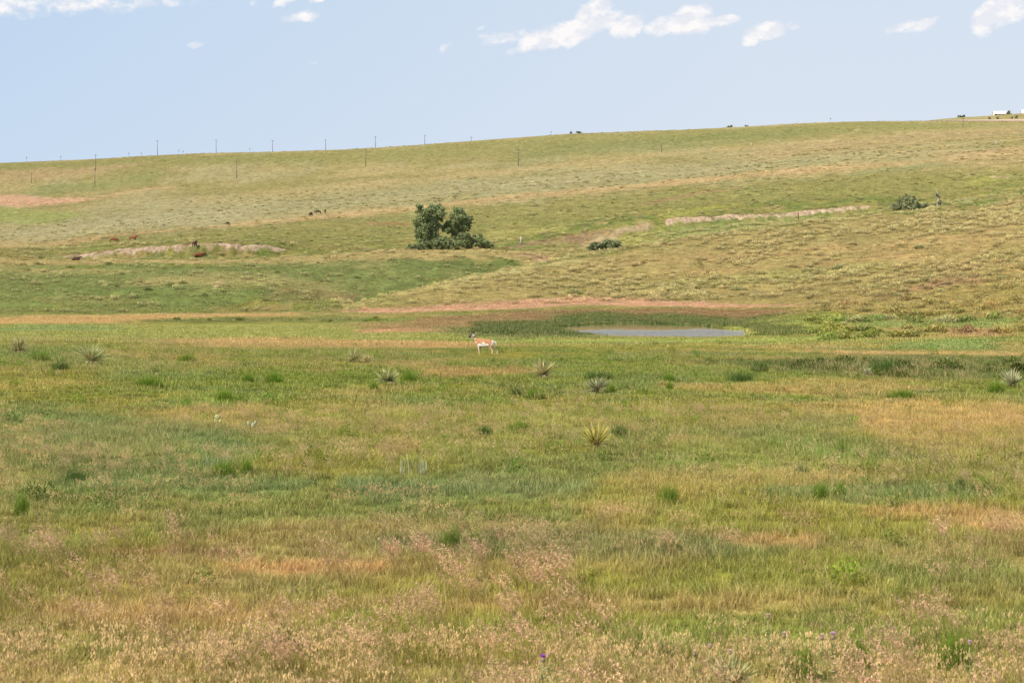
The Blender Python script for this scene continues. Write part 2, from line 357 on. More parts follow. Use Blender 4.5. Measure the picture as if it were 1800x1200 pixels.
def leaf_mat(name, instanced=True, rgb=None, straw=(.52,.42,.20), tr=.3, straw_at=.74, head=(.62,.40,.30)):
    """blades: R random, G height, B seed head"""
    t = NT(name)
    bl = t.n('ShaderNodeSeparateColor', {0: t.n('ShaderNodeAttribute', attribute_name='bl').outputs['Color']})
    R, G, B = bl.outputs
    if instanced:
        base = t.n('ShaderNodeAttribute', attribute_name='tint', attribute_type='INSTANCER').outputs['Color']
        hd = t.n('ShaderNodeAttribute', attribute_name='head', attribute_type='INSTANCER').outputs['Color']
    else:
        base = t.n('ShaderNodeRGB').outputs[0]; base.default_value = (*rgb, 1); hd = t.n('ShaderNodeRGB').outputs[0]; hd.default_value = (*head, 1)
    v = t.math('MULTIPLY', t.mapr(R, 0, .74, .5, 1.4), t.mapr(G, 0, .8, .5, 1.1))  # height term paints occlusion shade into the blade and bush bases
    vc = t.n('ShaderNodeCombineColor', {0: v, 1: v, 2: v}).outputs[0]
    s = t.mapr(R, straw_at, straw_at+.04, 0, .6)
    c = t.mix(s, base, straw)
    c = t.mix(B, c, hd); c = t.mix(1.0, c, vc, 'MULTIPLY')
    c = t.mix(1.0, c, (TK,)*3, 'MULTIPLY')
    d = t.n('ShaderNodeBsdfDiffuse', {'Color': c}); e = t.n('ShaderNodeBsdfTranslucent', {'Color': c})
    m = t.n('ShaderNodeMixShader', {0: tr, 1: d.outputs[0], 2: e.outputs[0]})
    t.t.links.new(m.outputs[0], t.n('ShaderNodeOutputMaterial').inputs[0]); return t.m
def vcol_mat(name, rough=.8, k=1.0, attr='bl'):
    t = NT(name); c = t.n('ShaderNodeAttribute', attribute_name=attr).outputs['Color']
    P = t.n('ShaderNodeTexCoord').outputs['Object']; nz = t.noise(P, 9, 4); v = t.mapr(nz, .3, .7, .85*k, 1.15*k)
    c = t.mix(1.0, c, t.n('ShaderNodeCombineColor', {0: v, 1: v, 2: v}).outputs[0], 'MULTIPLY')
    b = t.n('ShaderNodeBsdfPrincipled', {'Base Color': c, 'Roughness': rough, 'Specular IOR Level': .2})
    t.t.links.new(b.outputs[0], t.n('ShaderNodeOutputMaterial').inputs[0]); return t.m
GRASS = leaf_mat('grass_blades')

# ------------------------------------------------------------------ ground sheet
rows = [-90, -60, -35, -15, 0, 6, 10]
y = 12.0
while y < 430: rows.append(y); y *= 1.0075
y = 430.0
while y < 560: rows.append(y); y += .65
while y < 2300: rows.append(y); y *= 1.0065
rows += [2500, 3000, 4000, 6000, 9000]
rows = np.array(rows)
cp = np.concatenate([np.arange(-2400, -500, 60), np.arange(-500, -60, 12), np.arange(-60, 1860, 3.2), np.arange(1860, 2300, 12), np.arange(2300, 4200, 60)])
CX, RY = np.meshgrid((cp-900)/F, rows); GX = CX*scale_at(RY)
gx = GX.ravel(); gy = RY.ravel()
gzv, gL, gp = terrain(gx, gy)
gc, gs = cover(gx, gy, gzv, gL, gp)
nr, nc = len(rows), len(cp)
print('ground', nr, nc)
me = bpy.data.meshes.new('ground')
me.vertices.add(nr*nc); me.vertices.foreach_set('co', np.stack([gx, gy, gzv], 1).astype(np.float32).ravel())
i = np.arange((nr-1)*(nc-1)); r_, c0 = i//(nc-1), i % (nc-1); a0 = r_*nc+c0
quads = np.stack([a0, a0+1, a0+nc+1, a0+nc], 1).astype(np.int32)
me.loops.add(quads.size); me.loops.foreach_set('vertex_index', quads.ravel())
me.polygons.add(len(quads)); me.polygons.foreach_set('loop_start', (np.arange(len(quads))*4).astype(np.int32))
me.polygons.foreach_set('use_smooth', np.ones(len(quads), bool)); me.update()
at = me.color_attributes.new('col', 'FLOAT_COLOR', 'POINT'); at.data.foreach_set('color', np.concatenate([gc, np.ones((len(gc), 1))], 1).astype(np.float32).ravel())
at = me.attributes.new('soil', 'FLOAT', 'POINT'); at.data.foreach_set('value', gs.astype(np.float32))
me.materials.append(ground_mat())
ground = tag(link('ground', me), 'rolling prairie ground rising to a long bare ridge', 'ground', kind='structure')

# ------------------------------------------------------------------ water
def water_mat():
    t = NT('pond_water'); P = t.n('ShaderNodeNewGeometry').outputs['Position']
    n1 = t.noise(t.vscale(P, (1.0, .55, 1)), 5.0, 3); n2 = t.noise(t.vscale(P, (.25, .08, 1)), 1.0, 3)
    yy = t.n('ShaderNodeSeparateXYZ', {0: P}).outputs[1]
    amp = t.mapr(t.math('ADD', yy, t.math('MULTIPLY', t.math('SUBTRACT', n2, .5), 30.0)), 203, 216, 1.0, .0)
    bp = t.n('ShaderNodeBump', {'Height': n1, 'Strength': amp, 'Distance': .50})
    fr = t.n('ShaderNodeFresnel', {'IOR': 1.5, 'Normal': bp.outputs[0]}).outputs[0]
    df = t.n('ShaderNodeBsdfDiffuse', {'Color': (.16, .12, .07, 1)}); gl = t.n('ShaderNodeBsdfGlossy', {'Color': (1, 1, 1, 1), 'Roughness': .06, 'Normal': bp.outputs[0]})
    b = t.n('ShaderNodeMixShader', {0: t.math('ADD', t.math('MULTIPLY', fr, .2), .88, clamp=True), 1: df.outputs[0], 2: gl.outputs[0]})
    t.t.links.new(b.outputs[0], t.n('ShaderNodeOutputMaterial').inputs[0]); return t.m
mb = MB(); n = 64
mb.add([(PCX, PCY, PZ)]+[(PCX+PRX*1.15*math.cos(2*math.pi*k/n), PCY+PRY*1.08*math.sin(2*math.pi*k/n), PZ) for k in range(n)], [(0, 1+k, 1+(k+1) % n) for k in range(n)])
tag(mb.build('pond', water_mat()), 'small shallow stock pond reflecting sky below a brown bank', 'pond', kind='structure')

# ------------------------------------------------------------------ grass prototypes
HID = bpy.data.collections.new('grass_sources')      # not part of the scene: only instanced
def V(*a): return Vector(a)
def blade(mb, p, az, lean, h, w, r, b=0, seg=3, wind=.0, t0=0):
    d = V(math.cos(az), math.sin(az), 0); pts = []
    for i in range(seg+1):
        t = i/seg
        pts.append(p + V(0, 0, h*(t-.18*lean*t*t)) + d*(lean*h*t*t*.8) + V(-wind*h*t*t, 0, 0))
    sa = az+math.pi/2+random.uniform(-.7, .7)
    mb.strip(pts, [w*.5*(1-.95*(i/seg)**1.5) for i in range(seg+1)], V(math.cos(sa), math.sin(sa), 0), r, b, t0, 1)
    return pts[-1]
def tuft(n, rad, h0, h1, w, lean, wind=.1, pw=.5):
    mb = MB()
    for k in range(n):
        a = random.uniform(0, 6.283); q = rad*random.random()**pw
        blade(mb, V(q*math.cos(a), q*math.sin(a), -.03), random.uniform(0, 6.283), lean*random.uniform(.2, 1.2), random.uniform(h0, h1)*(1-.3*q/rad), w*random.uniform(.6, 1.3), random.random(), wind=wind)
    return mb
def seedtuft(n, rad, h0, h1, wind, plume, w=.004, nleaf=20):
    mb = tuft(nleaf, rad, .1, .25, .006, .5, wind*.5)
    for k in range(n):
        a = random.uniform(0, 6.283); q = rad*random.random()**.5; hh = random.uniform(h0, h1); r = random.random()*.7
        p = V(q*math.cos(a), q*math.sin(a), 0); wd = wind*random.uniform(.7, 1.4); az = random.uniform(0, 6.283)
        tip = blade(mb, p, az, .15, hh, w, r, b=.25, wind=wd)
        dirv = V(-wd*2-.15, random.uniform(-.2, .2), 1.0).normalized()
        for j in range(plume):                                      # spikelets around the stem end
            t = j/plume; c = tip - dirv*(t*.16*hh/.5) ; s = random.uniform(.010, .022)
            dv = V(random.uniform(-1, 1)-.3, random.uniform(-1, 1), random.uniform(-.2, 1)).normalized()*s*1.6
            sd = dv.cross(V(random.random(), random.random(), random.random())).normalized()
            mb.strip([c, c+dv], [.004, .0015], sd, random.random()*.7, 1.0, .8, 1)
    return mb
def nodtuft(n, rad, h0, h1):
    mb = tuft(22, rad, .08, .22, .006, .6, .1)
    for k in range(n):
        a = random.uniform(0, 6.283); q = rad*random.random()**.5; hh = random.uniform(h0, h1)
        p = V(q*math.cos(a), q*math.sin(a), 0)
        tip = blade(mb, p, a, .4, hh, .004, random.random()*.7, b=.4, wind=.15)
        for j in range(6):
            c = tip+V(random.uniform(-.035, .02), random.uniform(-.03, .03), random.uniform(-.05, .01))
            dv = V(random.uniform(-.5, .3), random.uniform(-.4, .4), -1).normalized()*random.uniform(.02, .035)
            mb.strip([c, c+dv*.5, c+dv], [.001, .0036, .001], dv.cross(V(random.random()-.5, 1, 0)).normalized(), random.random()*.72, 1.0, .85, 1)
    return mb
def dome(n, rad, hh, s, dead=.1):
    """low bush: leaf quads on an uneven dome"""
    mb = MB(); lob = [(random.uniform(-.5, .5)*rad, random.uniform(-.5, .5)*rad, random.uniform(.5, .75)*rad, random.uniform(.6, 1.)*hh) for _ in range(5)]
    for k in range(n):
        lx, ly, lr, lh = random.choice(lob); th = random.uniform(0, 6.283); ph = math.acos(random.random())
        q = random.uniform(.75, 1.05)
        p = V(lx+lr*q*math.sin(ph)*math.cos(th), ly+lr*q*math.sin(ph)*math.sin(th), lh*q*math.cos(ph))
        d = V(random.gauss(0, 1), random.gauss(0, 1), random.gauss(.4, 1)).normalized()*s*random.uniform(.6, 1.3); e = d.cross(V(random.gauss(0, 1), random.gauss(0, 1), random.gauss(0, 1))).normalized()*s*random.uniform(.25, .5)
        r = random.random()*.72 if random.random() > dead else .9
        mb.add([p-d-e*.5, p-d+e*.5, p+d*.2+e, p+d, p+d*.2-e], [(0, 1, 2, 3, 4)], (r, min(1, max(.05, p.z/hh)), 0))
    return mb
protos = []
def proto(mb):
    me = mb.build('grass_tuft', GRASS, mesh_only=True); o = bpy.data.objects.new('grass_tuft', me); HID.objects.link(o); o.name = 'p%02d' % len(protos); protos.append(o); return len(protos)-1
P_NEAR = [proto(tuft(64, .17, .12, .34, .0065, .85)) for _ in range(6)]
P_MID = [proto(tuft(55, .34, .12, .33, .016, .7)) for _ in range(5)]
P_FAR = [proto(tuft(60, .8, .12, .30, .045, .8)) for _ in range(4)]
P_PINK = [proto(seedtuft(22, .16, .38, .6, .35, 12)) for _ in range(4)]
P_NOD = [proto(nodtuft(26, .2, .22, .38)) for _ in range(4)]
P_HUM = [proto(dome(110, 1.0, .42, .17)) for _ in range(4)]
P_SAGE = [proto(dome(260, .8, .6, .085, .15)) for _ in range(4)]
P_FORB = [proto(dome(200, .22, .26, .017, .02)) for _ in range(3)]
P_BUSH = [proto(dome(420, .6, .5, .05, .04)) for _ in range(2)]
P_STALK = [proto(seedtuft(8, .25, .3, .5, .1, 9, nleaf=8)) for _ in range(2)]

def scatter_area(y0, y1, dens, pw=None):
    """random points over the strip y0..y1 of the visible sector, density per m2 as a number or a function"""
    um = .35
    A = um*(y1*y1-y0*y0); n = int(A*dens)
    yy = np.sqrt(RNG.random(n)*(y1*y1-y0*y0)+y0*y0); xx = (RNG.random(n)*2-1)*um*yy
    return xx, yy
BATCH = {}
def put(batch, xx, yy, kinds, smin, smax, keep=None, tintf=None, hs=None, head=(.62,.42,.32), cb=.05):
    z, L, px = terrain(xx, yy); c, so = cover(xx, yy, z, L, px, fine=False)
    r = np.sqrt(((xx-PCX)/PRX)**2+((yy-PCY)/PRY)**2)
    k = (z > PZ+.015)
    if keep is not None: k &= keep(xx, yy, z, L, px, so, c)
    else: k &= (RNG.random(len(xx)) > so*.9)
    xx, yy, z, L, px, c = xx[k], yy[k], z[k], L[k], px[k], c[k]
    n = len(xx); v = (1+RNG.normal(0, .17, n)).clip(.5, 1.6)[:, None]*(.72+.56*fbm(xx/1.1, yy/1.6, 701, 3))[:, None]; hue = RNG.normal(0, cb, (n, 3))
    c = (c*v*(1+hue)).clip(.01, .9)
    if tintf is not None: c = tintf(xx, yy, c)
    s = smin+(smax-smin)*RNG.random(n)
    sc = np.stack([s, s, s], 1)
    if hs is not None: sc[:, 2] *= hs(xx, yy, L, px)
    hd = np.array(head)*(1+RNG.normal(0, .15, (n, 1)))
    hd = hd*np.ones((n, 3))
    BATCH.setdefault(batch, []).append((np.stack([xx, yy, z], 1), RNG.choice(kinds, n), sc, RNG.random(n), c, hd))
def hgt(x, y, L, px):
    g = (.40+.75*fbm(x/4, y/6, 301, 3))*RNG.uniform(.75, 1.3, len(x))
    g = g*(1-.35*sst(108, 116, y)*(1-sst(135, 150, y)))
    q = ((x+1.6)/3.0)**2+((y-110)/13.0)**2
    return g*(1-.6*(1-sst(.6, 1.3, q)))
def rowy(s, thr):
    def f(x, y, z, L, px, so, c):
        return RNG.random(len(x)) < sst(thr, thr+.16, .6*fbm(px/110, L*7, s, 4)+.4*fbm(px/9, L*40, s+9, 3))*(1-so)
    return f
# foreground
put('grass', *scatter_area(13, 30, 30), P_NEAR, .7, 1.1, hs=hgt)
put('grass', *scatter_area(30, 60, 20), P_NEAR, .8, 1.25, hs=lambda x, y, L, px: .85*hgt(x, y, L, px))
put('grass', *scatter_area(55, 135, 7.0), P_MID, .55, 1.1, hs=lambda x, y, L, px: .9*hgt(x, y, L, px))
put('grass', *scatter_area(135, 340, 2.0), P_FAR[:2]+P_MID[:2], .7, 1.15, hs=lambda x, y, L, px: .7+.5*fbm(x/8, y/12, 305, 3))
put('hillside_grass', *scatter_area(330, 720, .22), P_FAR, 1.0, 1.9, hs=lambda x, y, L, px: .55+.5*RNG.random(len(x)))
put('hillside_grass', *scatter_area(330, 720, .035), P_HUM, .3, .9, tintf=lambda x, y, c: c*1.45, hs=lambda x, y, L, px: .6+.3*RNG.random(len(x)), keep=rowy(601, .42))
put('hillside_grass', *scatter_area(720, 1440, .020), P_HUM, .4, 1.3, tintf=lambda x, y, c: c*1.8, hs=lambda x, y, L, px: .4+.4*RNG.random(len(x)), keep=rowy(611, .44))
put('hillside_grass', *scatter_area(720, 1100, .08), P_FAR, 1.0, 2.2, hs=lambda x, y, L, px: .5+.4*RNG.random(len(x)))
put('grass', *scatter_area(262, 296, .9), P_BUSH+P_MID*2, .35, 1.2, keep=lambda x, y, z, L, px, so, c: RNG.random(len(x)) < sst(230, 330, px)*(1-sst(640, 700, px))*sst(266, 272, y)*(1-sst(278, 288, y))*sst(.40, .58, fbm(x/5, y/6, 621, 3)), tintf=lambda x, y, c: c*np.array([.9, 1.0, .85]))
# seed heads
def patchy(s, a, b, y0=None, y1=None, sc=4):
    def f(x, y, z, L, px, so, c):
        m = sst(a, b, fbm(x/sc, y/(sc*1.4), s, 3))
        return RNG.random(len(x)) < m
    return f
put('seed_grass', *scatter_area(14, 27, 2.5), P_PINK, .75, 1.1, keep=patchy(401, .46, .66, sc=2.2), head=(.62,.39,.25))
put('seed_grass', *scatter_area(25, 60, 1.6), P_PINK, .6, .85, keep=patchy(411, .5, .64, sc=4), head=(.58,.42,.22))
put('seed_grass', *scatter_area(14, 20.5, 6), P_NOD, .8, 1.15, keep=lambda x, y, z, L, px, so, c: RNG.random(len(x)) < 1-sst(17.8, 20, y+(fbm(x, y, 5)-.5)*3)*.8, head=(.58,.40,.20))
put('seed_grass', *scatter_area(20, 60, 1.5), P_NOD, .55, .95, keep=patchy(421, .46, .62, sc=3), head=(.54,.37,.17))
put('seed_grass', *scatter_area(30, 125, .8), P_STALK, 1., 1.5, keep=patchy(431, .42, .6, sc=8), head=(.56,.41,.21))
# forbs and dark clumps in the field
put('grass', *scatter_area(16, 130, .06), P_FORB, .7, 1.6, tintf=lambda x, y, c: c*np.array([.55, .85, .5]))
# right-hand shrub band
def band(x, y, z, L, px, so, c):
    return (RNG.random(len(x)) < sst(1250, 1450, px)*sst(84, 90, y)*(1-sst(100, 106, y))*sst(.35, .55, fbm(x/4, y/5, 441, 3)))
put('grass', *scatter_area(80, 110, 3.5), P_MID+P_NEAR[:2], 1.3, 2.1, keep=band, tintf=lambda x, y, c: c*np.array([.62, .72, .6]))
put('grass', *scatter_area(80, 110, .3), P_BUSH, .5, 1.3, keep=band, tintf=lambda x, y, c: c*np.array([.6, .75, .5]))
# reeds round the pond
def reeds(x, y, z, L, px, so, c):
    r = np.sqrt(((x-PCX)/PRX)**2+((y-PCY)/PRY)**2)+(fbm(x/5, y/9, 451, 3)-.5)*.3
    left = .8*sst(820, 860, px)*(1-sst(1020, 1060, px))*sst(182, 192, y)*(1-sst(250, 275, y))
    rim = sst(.95, 1.02, r)*(1-sst(1.15, 1.5, r))*sst(175, 190, y)
    return RNG.random(len(x)) < np.maximum(left, rim)
put('grass', *scatter_area(170, 290, 3.0), P_MID, 1.2, 2.0, keep=reeds, tintf=lambda x, y, c: c*.12+np.array([.055, .09, .022]))
# sagebrush on the slopes
def sage(s, thr, sc=14):
    def f(x, y, z, L, px, so, c):
        m = sst(thr, thr+.10, .65*fbm(px/120, L*8, s, 4)+.35*fbm(px/16, L*40, s+5, 3))
        hill = np.where((y < 325) & (px < 1420), 0, 1)*(.35+.65*sst(240, 380, y))*np.where(y < 520, sst(900, 1250, px)*.9+.1*sst(700, 900, px)+.12, .5)
        return RNG.random(len(x)) < m*hill*(1-so)
    return f
put('sagebrush_cover', *scatter_area(150, 560, .36), P_SAGE, .35, 1.6, keep=sage(501, .445), tintf=lambda x, y, c: c*(.95-.4*sst(220, 380, y))[:, None]+np.array([.55, .47, .24])*.62*sst(220, 380, y)[:, None])
put('sagebrush_cover', *scatter_area(560, 1000, .02), P_SAGE, .6, 1.8, keep=sage(511, .48, 40), tintf=lambda x, y, c: c*.6+np.array([.46, .44, .22])*.5)
put('sagebrush_cover', *scatter_area(330, 900, .004), P_SAGE, .4, 1.2, tintf=lambda x, y, c: c*np.array([.75, .8, .7]))

def scatter_tree():
    ng = bpy.data.node_groups.new('scatter_tufts', 'GeometryNodeTree'); ng.is_modifier = True
    ng.interface.new_socket('Geometry', in_out='INPUT', socket_type='NodeSocketGeometry'); ng.interface.new_socket('Geometry', in_out='OUTPUT', socket_type='NodeSocketGeometry')
    N = ng.nodes.new; Lk = ng.links.new
    gi = N('NodeGroupInput'); go = N('NodeGroupOutput'); ci = N('GeometryNodeCollectionInfo'); ci.inputs['Collection'].default_value = HID
    ci.inputs['Separate Children'].default_value = True; ci.inputs['Reset Children'].default_value = True
    ip = N('GeometryNodeInstanceOnPoints'); ip.inputs['Pick Instance'].default_value = True
    def at(nm, ty):
        a = N('GeometryNodeInputNamedAttribute'); a.data_type = ty; a.inputs['Name'].default_value = nm; return a.outputs['Attribute']
    Lk(gi.outputs[0], ip.inputs['Points']); Lk(ci.outputs[0], ip.inputs['Instance'])
    Lk(at('pick', 'INT'), ip.inputs['Instance Index'])
    cx = N('ShaderNodeCombineXYZ'); Lk(at('rot', 'FLOAT'), cx.inputs[2]); er = N('FunctionNodeEulerToRotation'); Lk(cx.outputs[0], er.inputs[0]); Lk(er.outputs[0], ip.inputs['Rotation'])
    Lk(at('sc', 'FLOAT_VECTOR'), ip.inputs['Scale']); Lk(ip.outputs[0], go.inputs[0]); return ng
NG = scatter_tree()
LBL = {'grass': ('green and tan prairie grass covering the near field', 'grass'), 'hillside_grass': ('short grass and low tufts covering the far slopes', 'grass'),
       'seed_grass': ('dry pinkish and straw seed heads bending in the near field', 'grass'), 'sagebrush_cover': ('pale low sagebrush scattered over the hillsides', 'sagebrush')}
for nm, lst in BATCH.items():
    co = np.concatenate([b[0] for b in lst]); n = len(co); print(nm, n)
    me = bpy.data.meshes.new(nm); me.vertices.add(n); me.vertices.foreach_set('co', co.astype(np.float32).ravel())
    a = me.attributes.new('pick', 'INT', 'POINT'); a.data.foreach_set('value', np.concatenate([b[1] for b in lst]).astype(np.int32))
    a = me.attributes.new('sc', 'FLOAT_VECTOR', 'POINT'); a.data.foreach_set('vector', np.concatenate([b[2] for b in lst]).astype(np.float32).ravel())
    rot = np.concatenate([b[3] for b in lst]); rot = (rot-.5)*(1.2 if nm == 'seed_grass' else 6.283)
    a = me.attributes.new('rot', 'FLOAT', 'POINT'); a.data.foreach_set('value', rot.astype(np.float32))
    for an, k in (('tint', 4), ('head', 5)):
        a = me.attributes.new(an, 'FLOAT_COLOR', 'POINT'); v = np.concatenate([b[k] for b in lst]); a.data.foreach_set('color', np.concatenate([v, np.ones((n, 1))], 1).astype(np.float32).ravel())
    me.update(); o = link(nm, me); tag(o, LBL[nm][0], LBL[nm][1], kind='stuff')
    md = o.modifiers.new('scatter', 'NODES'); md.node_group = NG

# ------------------------------------------------------------------ bodies grown from a skeleton
def skin(joints, edges, root, sub=2):
    names = list(joints); me = bpy.data.meshes.new('sk')
    me.from_pydata([joints[k][0] for k in names], [(names.index(a), names.index(b)) for a, b in edges], [])
    o = bpy.data.objects.new('sk', me); COL.objects.link(o)
    m = o.modifiers.new('s', 'SKIN'); m.use_smooth_shade = True
    for i, k in enumerate(names):
        r = joints[k][1]; r = r if isinstance(r, tuple) else (r, r)
        me.skin_vertices[0].data[i].radius = r; me.skin_vertices[0].data[i].use_root = (k == root)
    s = o.modifiers.new('u', 'SUBSURF'); s.levels = sub; s.render_levels = sub
    dg = bpy.context.evaluated_depsgraph_get(); out = bpy.data.meshes.new_from_object(o.evaluated_get(dg))
    bpy.data.objects.remove(o); bpy.data.meshes.remove(me); return out
def paint(me, fn, attr='bl'):
    n = len(me.vertices); co = np.zeros(n*3, np.float32); me.vertices.foreach_get('co', co); co = co.reshape(-1, 3)
    a = me.color_attributes.new(attr, 'FLOAT_COLOR', 'POINT')
    a.data.foreach_set('color', np.array([(*fn(*p), 1) for p in co], np.float32).ravel())
def ellipsoid(mb, c, r, col=(.5, .5, 0), nu=10, nv=7):
    vs = [(c[0], c[1], c[2]+r[2])]
    for i in range(1, nv):
        for k in range(nu):
            ph = math.pi*i/nv; th = 2*math.pi*k/nu
            vs.append((c[0]+r[0]*math.sin(ph)*math.cos(th), c[1]+r[1]*math.sin(ph)*math.sin(th), c[2]+r[2]*math.cos(ph)))
    vs.append((c[0], c[1], c[2]-r[2])); L_ = len(vs)-1
    fs = [(0, 1+k, 1+(k+1) % nu) for k in range(nu)]
    fs += [(1+i*nu+k, 1+(i+1)*nu+k, 1+(i+1)*nu+(k+1) % nu, 1+i*nu+(k+1) % nu) for i in range(nv-2) for k in range(nu)]
    fs += [(L_, 1+(nv-2)*nu+(k+1) % nu, 1+(nv-2)*nu+k) for k in range(nu)]
    mb.add(vs, fs, col)
def copy_tree(o, parent=None):
    c = o.copy(); COL.objects.link(c); c.parent = parent
    for ch in list(o.children): copy_tree(ch, c)
    return c

# ------------------------------------------------------------------ pronghorn
def pronghorn():
    J = {'pelvis': ((-.42, 0, .75), (.15, .20)), 'loin': ((-.17, 0, .745), (.17, .23)), 'rib': ((.10, 0, .705), (.185, .26)), 'chest': ((.33, 0, .72), (.15, .24)),
         'nb': ((.45, .01, .87), (.09, .12)), 'nm': ((.53, .03, 1.01), (.075, .09)), 'hb': ((.59, .06, 1.13), (.085, .092)), 'hm': ((.67, .11, 1.11), (.075, .085)), 'mz': ((.78, .19, 1.01), (.052, .054)), 'ns': ((.81, .22, .97), (.036, .036)),
         'ru': ((-.50, 0, .74), (.10, .12))}
    E = [('pelvis', 'loin'), ('loin', 'rib'), ('rib', 'chest'), ('chest', 'nb'), ('nb', 'nm'), ('nm', 'hb'), ('hb', 'hm'), ('hm', 'mz'), ('mz', 'ns'), ('pelvis', 'ru')]
    for s, fx, hx in ((1, .25, -.40), (-1, .34, -.60)):
        n = 'l' if s > 0 else 'r'
        J['sh'+n] = ((.30, s*.10, .60), (.08, .10)); J['el'+n] = ((.28, s*.10, .46), (.045, .06)); J['kn'+n] = ((fx+.01, s*.10, .29), .032); J['pa'+n] = ((fx, s*.10, .10), .024); J['fo'+n] = ((fx+.02, s*.10, .02), .022)
        J['th'+n] = ((-.42, s*.09, .60), (.09, .15)); J['st'+n] = ((-.36+(hx+.4)*.4, s*.10, .50), (.05, .07)); J['ho'+n] = ((hx-.06, s*.10, .33), .034); J['hp'+n] = ((hx-.02, s*.10, .11), .025); J['hf'+n] = ((hx, s*.10, .02), .022)
        E += [('chest', 'sh'+n), ('sh'+n, 'el'+n), ('el'+n, 'kn'+n), ('kn'+n, 'pa'+n), ('pa'+n, 'fo'+n), ('pelvis', 'th'+n), ('th'+n, 'st'+n), ('st'+n, 'ho'+n), ('ho'+n, 'hp'+n), ('hp'+n, 'hf'+n)]
    me = skin(J, E, 'pelvis', 2)
    tan = (.48, .235, .11); wh = (.86, .80, .72); bk = (.03, .02, .016); cr = (.80, .58, .36)
    def col(x, y, z):
        if x > .47 and z > .93:
            t = (x-.45)*.35+(z-.86)*.94                       # up the neck
            hx = (x-.59)*.66+(y-.06)*.62                      # forward along the head
            if hx < -.005 or (x < .57 and z < 1.07):
                if t < .135: return wh
                if t < .205: return bk if z < 1.12 else tan
                return tan
            if hx > .13: return bk if z > 1.0 else wh
            if hx > .07 and z > 1.11: return bk
            return wh
        if x > .40 and z > .83: 
            return tan
        if x > .40: return wh if (int((z-.6)*14) % 2 == 0) else tan
        if x < -.455 and z > .60: return wh
        if z < .47: return cr
        if -.30 < x < .30 and z < .75-abs(x+.02)*.35: return wh
        if z < .60: return cr
        return tan
    paint(me, col); m = vcol_mat('antelope_coat', .8); me.materials.clear(); me.materials.append(m)
    root = empty('pronghorn', (0, 0, 0)); link('body', me, root)
    dark = simple('horn', (.02, .017, .015), .2, 20, .5)
    for s in (1, -1):
        # sideways across the turned head
        ax = Vector((-.62, .66, 0))*s; b = Vector((.615, .075, 1.15))+ax*.035
        mb = MB(); mb.tube([b, b+ax*.03+V(-.03*s, 0, .08), b+ax*.09+V(-.05*s, 0, .17), b+ax*.11+V(-.06*s-.02, 0, .25), b+ax*.07+V(-.04*s-.045, 0, .31)], [.026, .024, .018, .014, .005], 8)
        mb.tube([b+ax*.04+V(0, 0, .13), b+ax*.04+V(.05, .05, .17), b+ax*.04+V(.065, .065, .21)], [.016, .011, .003], 6)
        mb.build('horn', dark, root, True)
        mb = MB(); e = Vector((.575, .05, 1.15))+ax*.055
        mb.tube([e, e+ax*.05+V(-.01, 0, .03), e+ax*.10+V(-.02, 0, .07)], [.012, .026, .004], 7, col=(.6, .4, .25)); mb.build('ear', m, root, True)
        mb = MB(); ellipsoid(mb, Vector((.65, .10, 1.125))+ax*.052, (.014, .014, .014)); mb.build('eye', dark, root, True)
    mb = MB(); mb.tube([(-.55, 0, .80), (-.61, 0, .74), (-.62, 0, .66)], [.02, .028, .008], 7, col=wh); mb.build('tail', m, root, True)
    for s, fx, hx in ((1, .25, -.40), (-1, .34, -.60)):
        for q in (fx+.03, hx+.01):
            mb = MB(); mb.tube([(q, s*.10, -.02), (q, s*.10, .045)], [.028, .02], 7); mb.build('hoof', dark, root)
    return root
ph = pronghorn(); x, y, z = hit(852, 623); z = gz(x, y)
ph.location = (x, y, z-.16); ph.rotation_euler = (0, 0, math.radians(180-20)); ph.scale = (1.12,)*3
tag(ph, 'tan and white pronghorn buck standing side-on with black horns', 'pronghorn')

# ------------------------------------------------------------------ cattle
def cow_body(pose):
    if pose == 'graze': hd = [('nb', (.78, 0, 1.05), .21), ('nm', (1.02, 0, .80), .15), ('hb', (1.16, 0, .52), .13), ('mz', (1.32, 0, .24), .085)]
    else: hd = [('nb', (.78, 0, 1.18), .22), ('nm', (1.0, 0, 1.32), .16), ('hb', (1.2, 0, 1.38), .14), ('mz', (1.48, 0, 1.2), .085)]
    J = {'pelvis': ((-.80, 0, 1.08), (.26, .27)), 'belly': ((-.15, 0, .98), (.33, .35)), 'chest': ((.45, 0, 1.0), (.26, .33))}
    E = [('pelvis', 'belly'), ('belly', 'chest')]; pr = 'chest'
    for k, p, r in hd: J[k] = (p, r); E.append((pr, k)); pr = k
    for s in (1, -1):
        n = 'lr'[s > 0]
        if pose == 'lie':
            J['a'+n] = ((.5, s*.24, .80), .12); J['b'+n] = ((.78, s*.30, .70), .07); J['c'+n] = ((.55, s*.34, .66), .055)
            J['d'+n] = ((-.7, s*.26, .85), .18); J['e'+n] = ((-.45, s*.36, .70), .08); J['f'+n] = ((-.8, s*.42, .66), .055)
        else:
            J['a'+n] = ((.48, s*.19, .74), .13); J['b'+n] = ((.50+s*.04, s*.19, .40), .07); J['c'+n] = ((.50+s*.08, s*.19, .03), .06)
            J['d'+n] = ((-.82, s*.19, .82), .17); J['e'+n] = ((-1.0-s*.05, s*.19, .48), .075); J['f'+n] = ((-.93-s*.08, s*.19, .03), .06)
        E += [('chest', 'a'+n), ('a'+n, 'b'+n), ('b'+n, 'c'+n), ('pelvis', 'd'+n), ('d'+n, 'e'+n), ('e'+n, 'f'+n)]
    me = skin(J, E, 'belly', 2)
    if pose == 'lie':
        for v in me.vertices: v.co.z -= .56
    return me, hd
COWM = {}
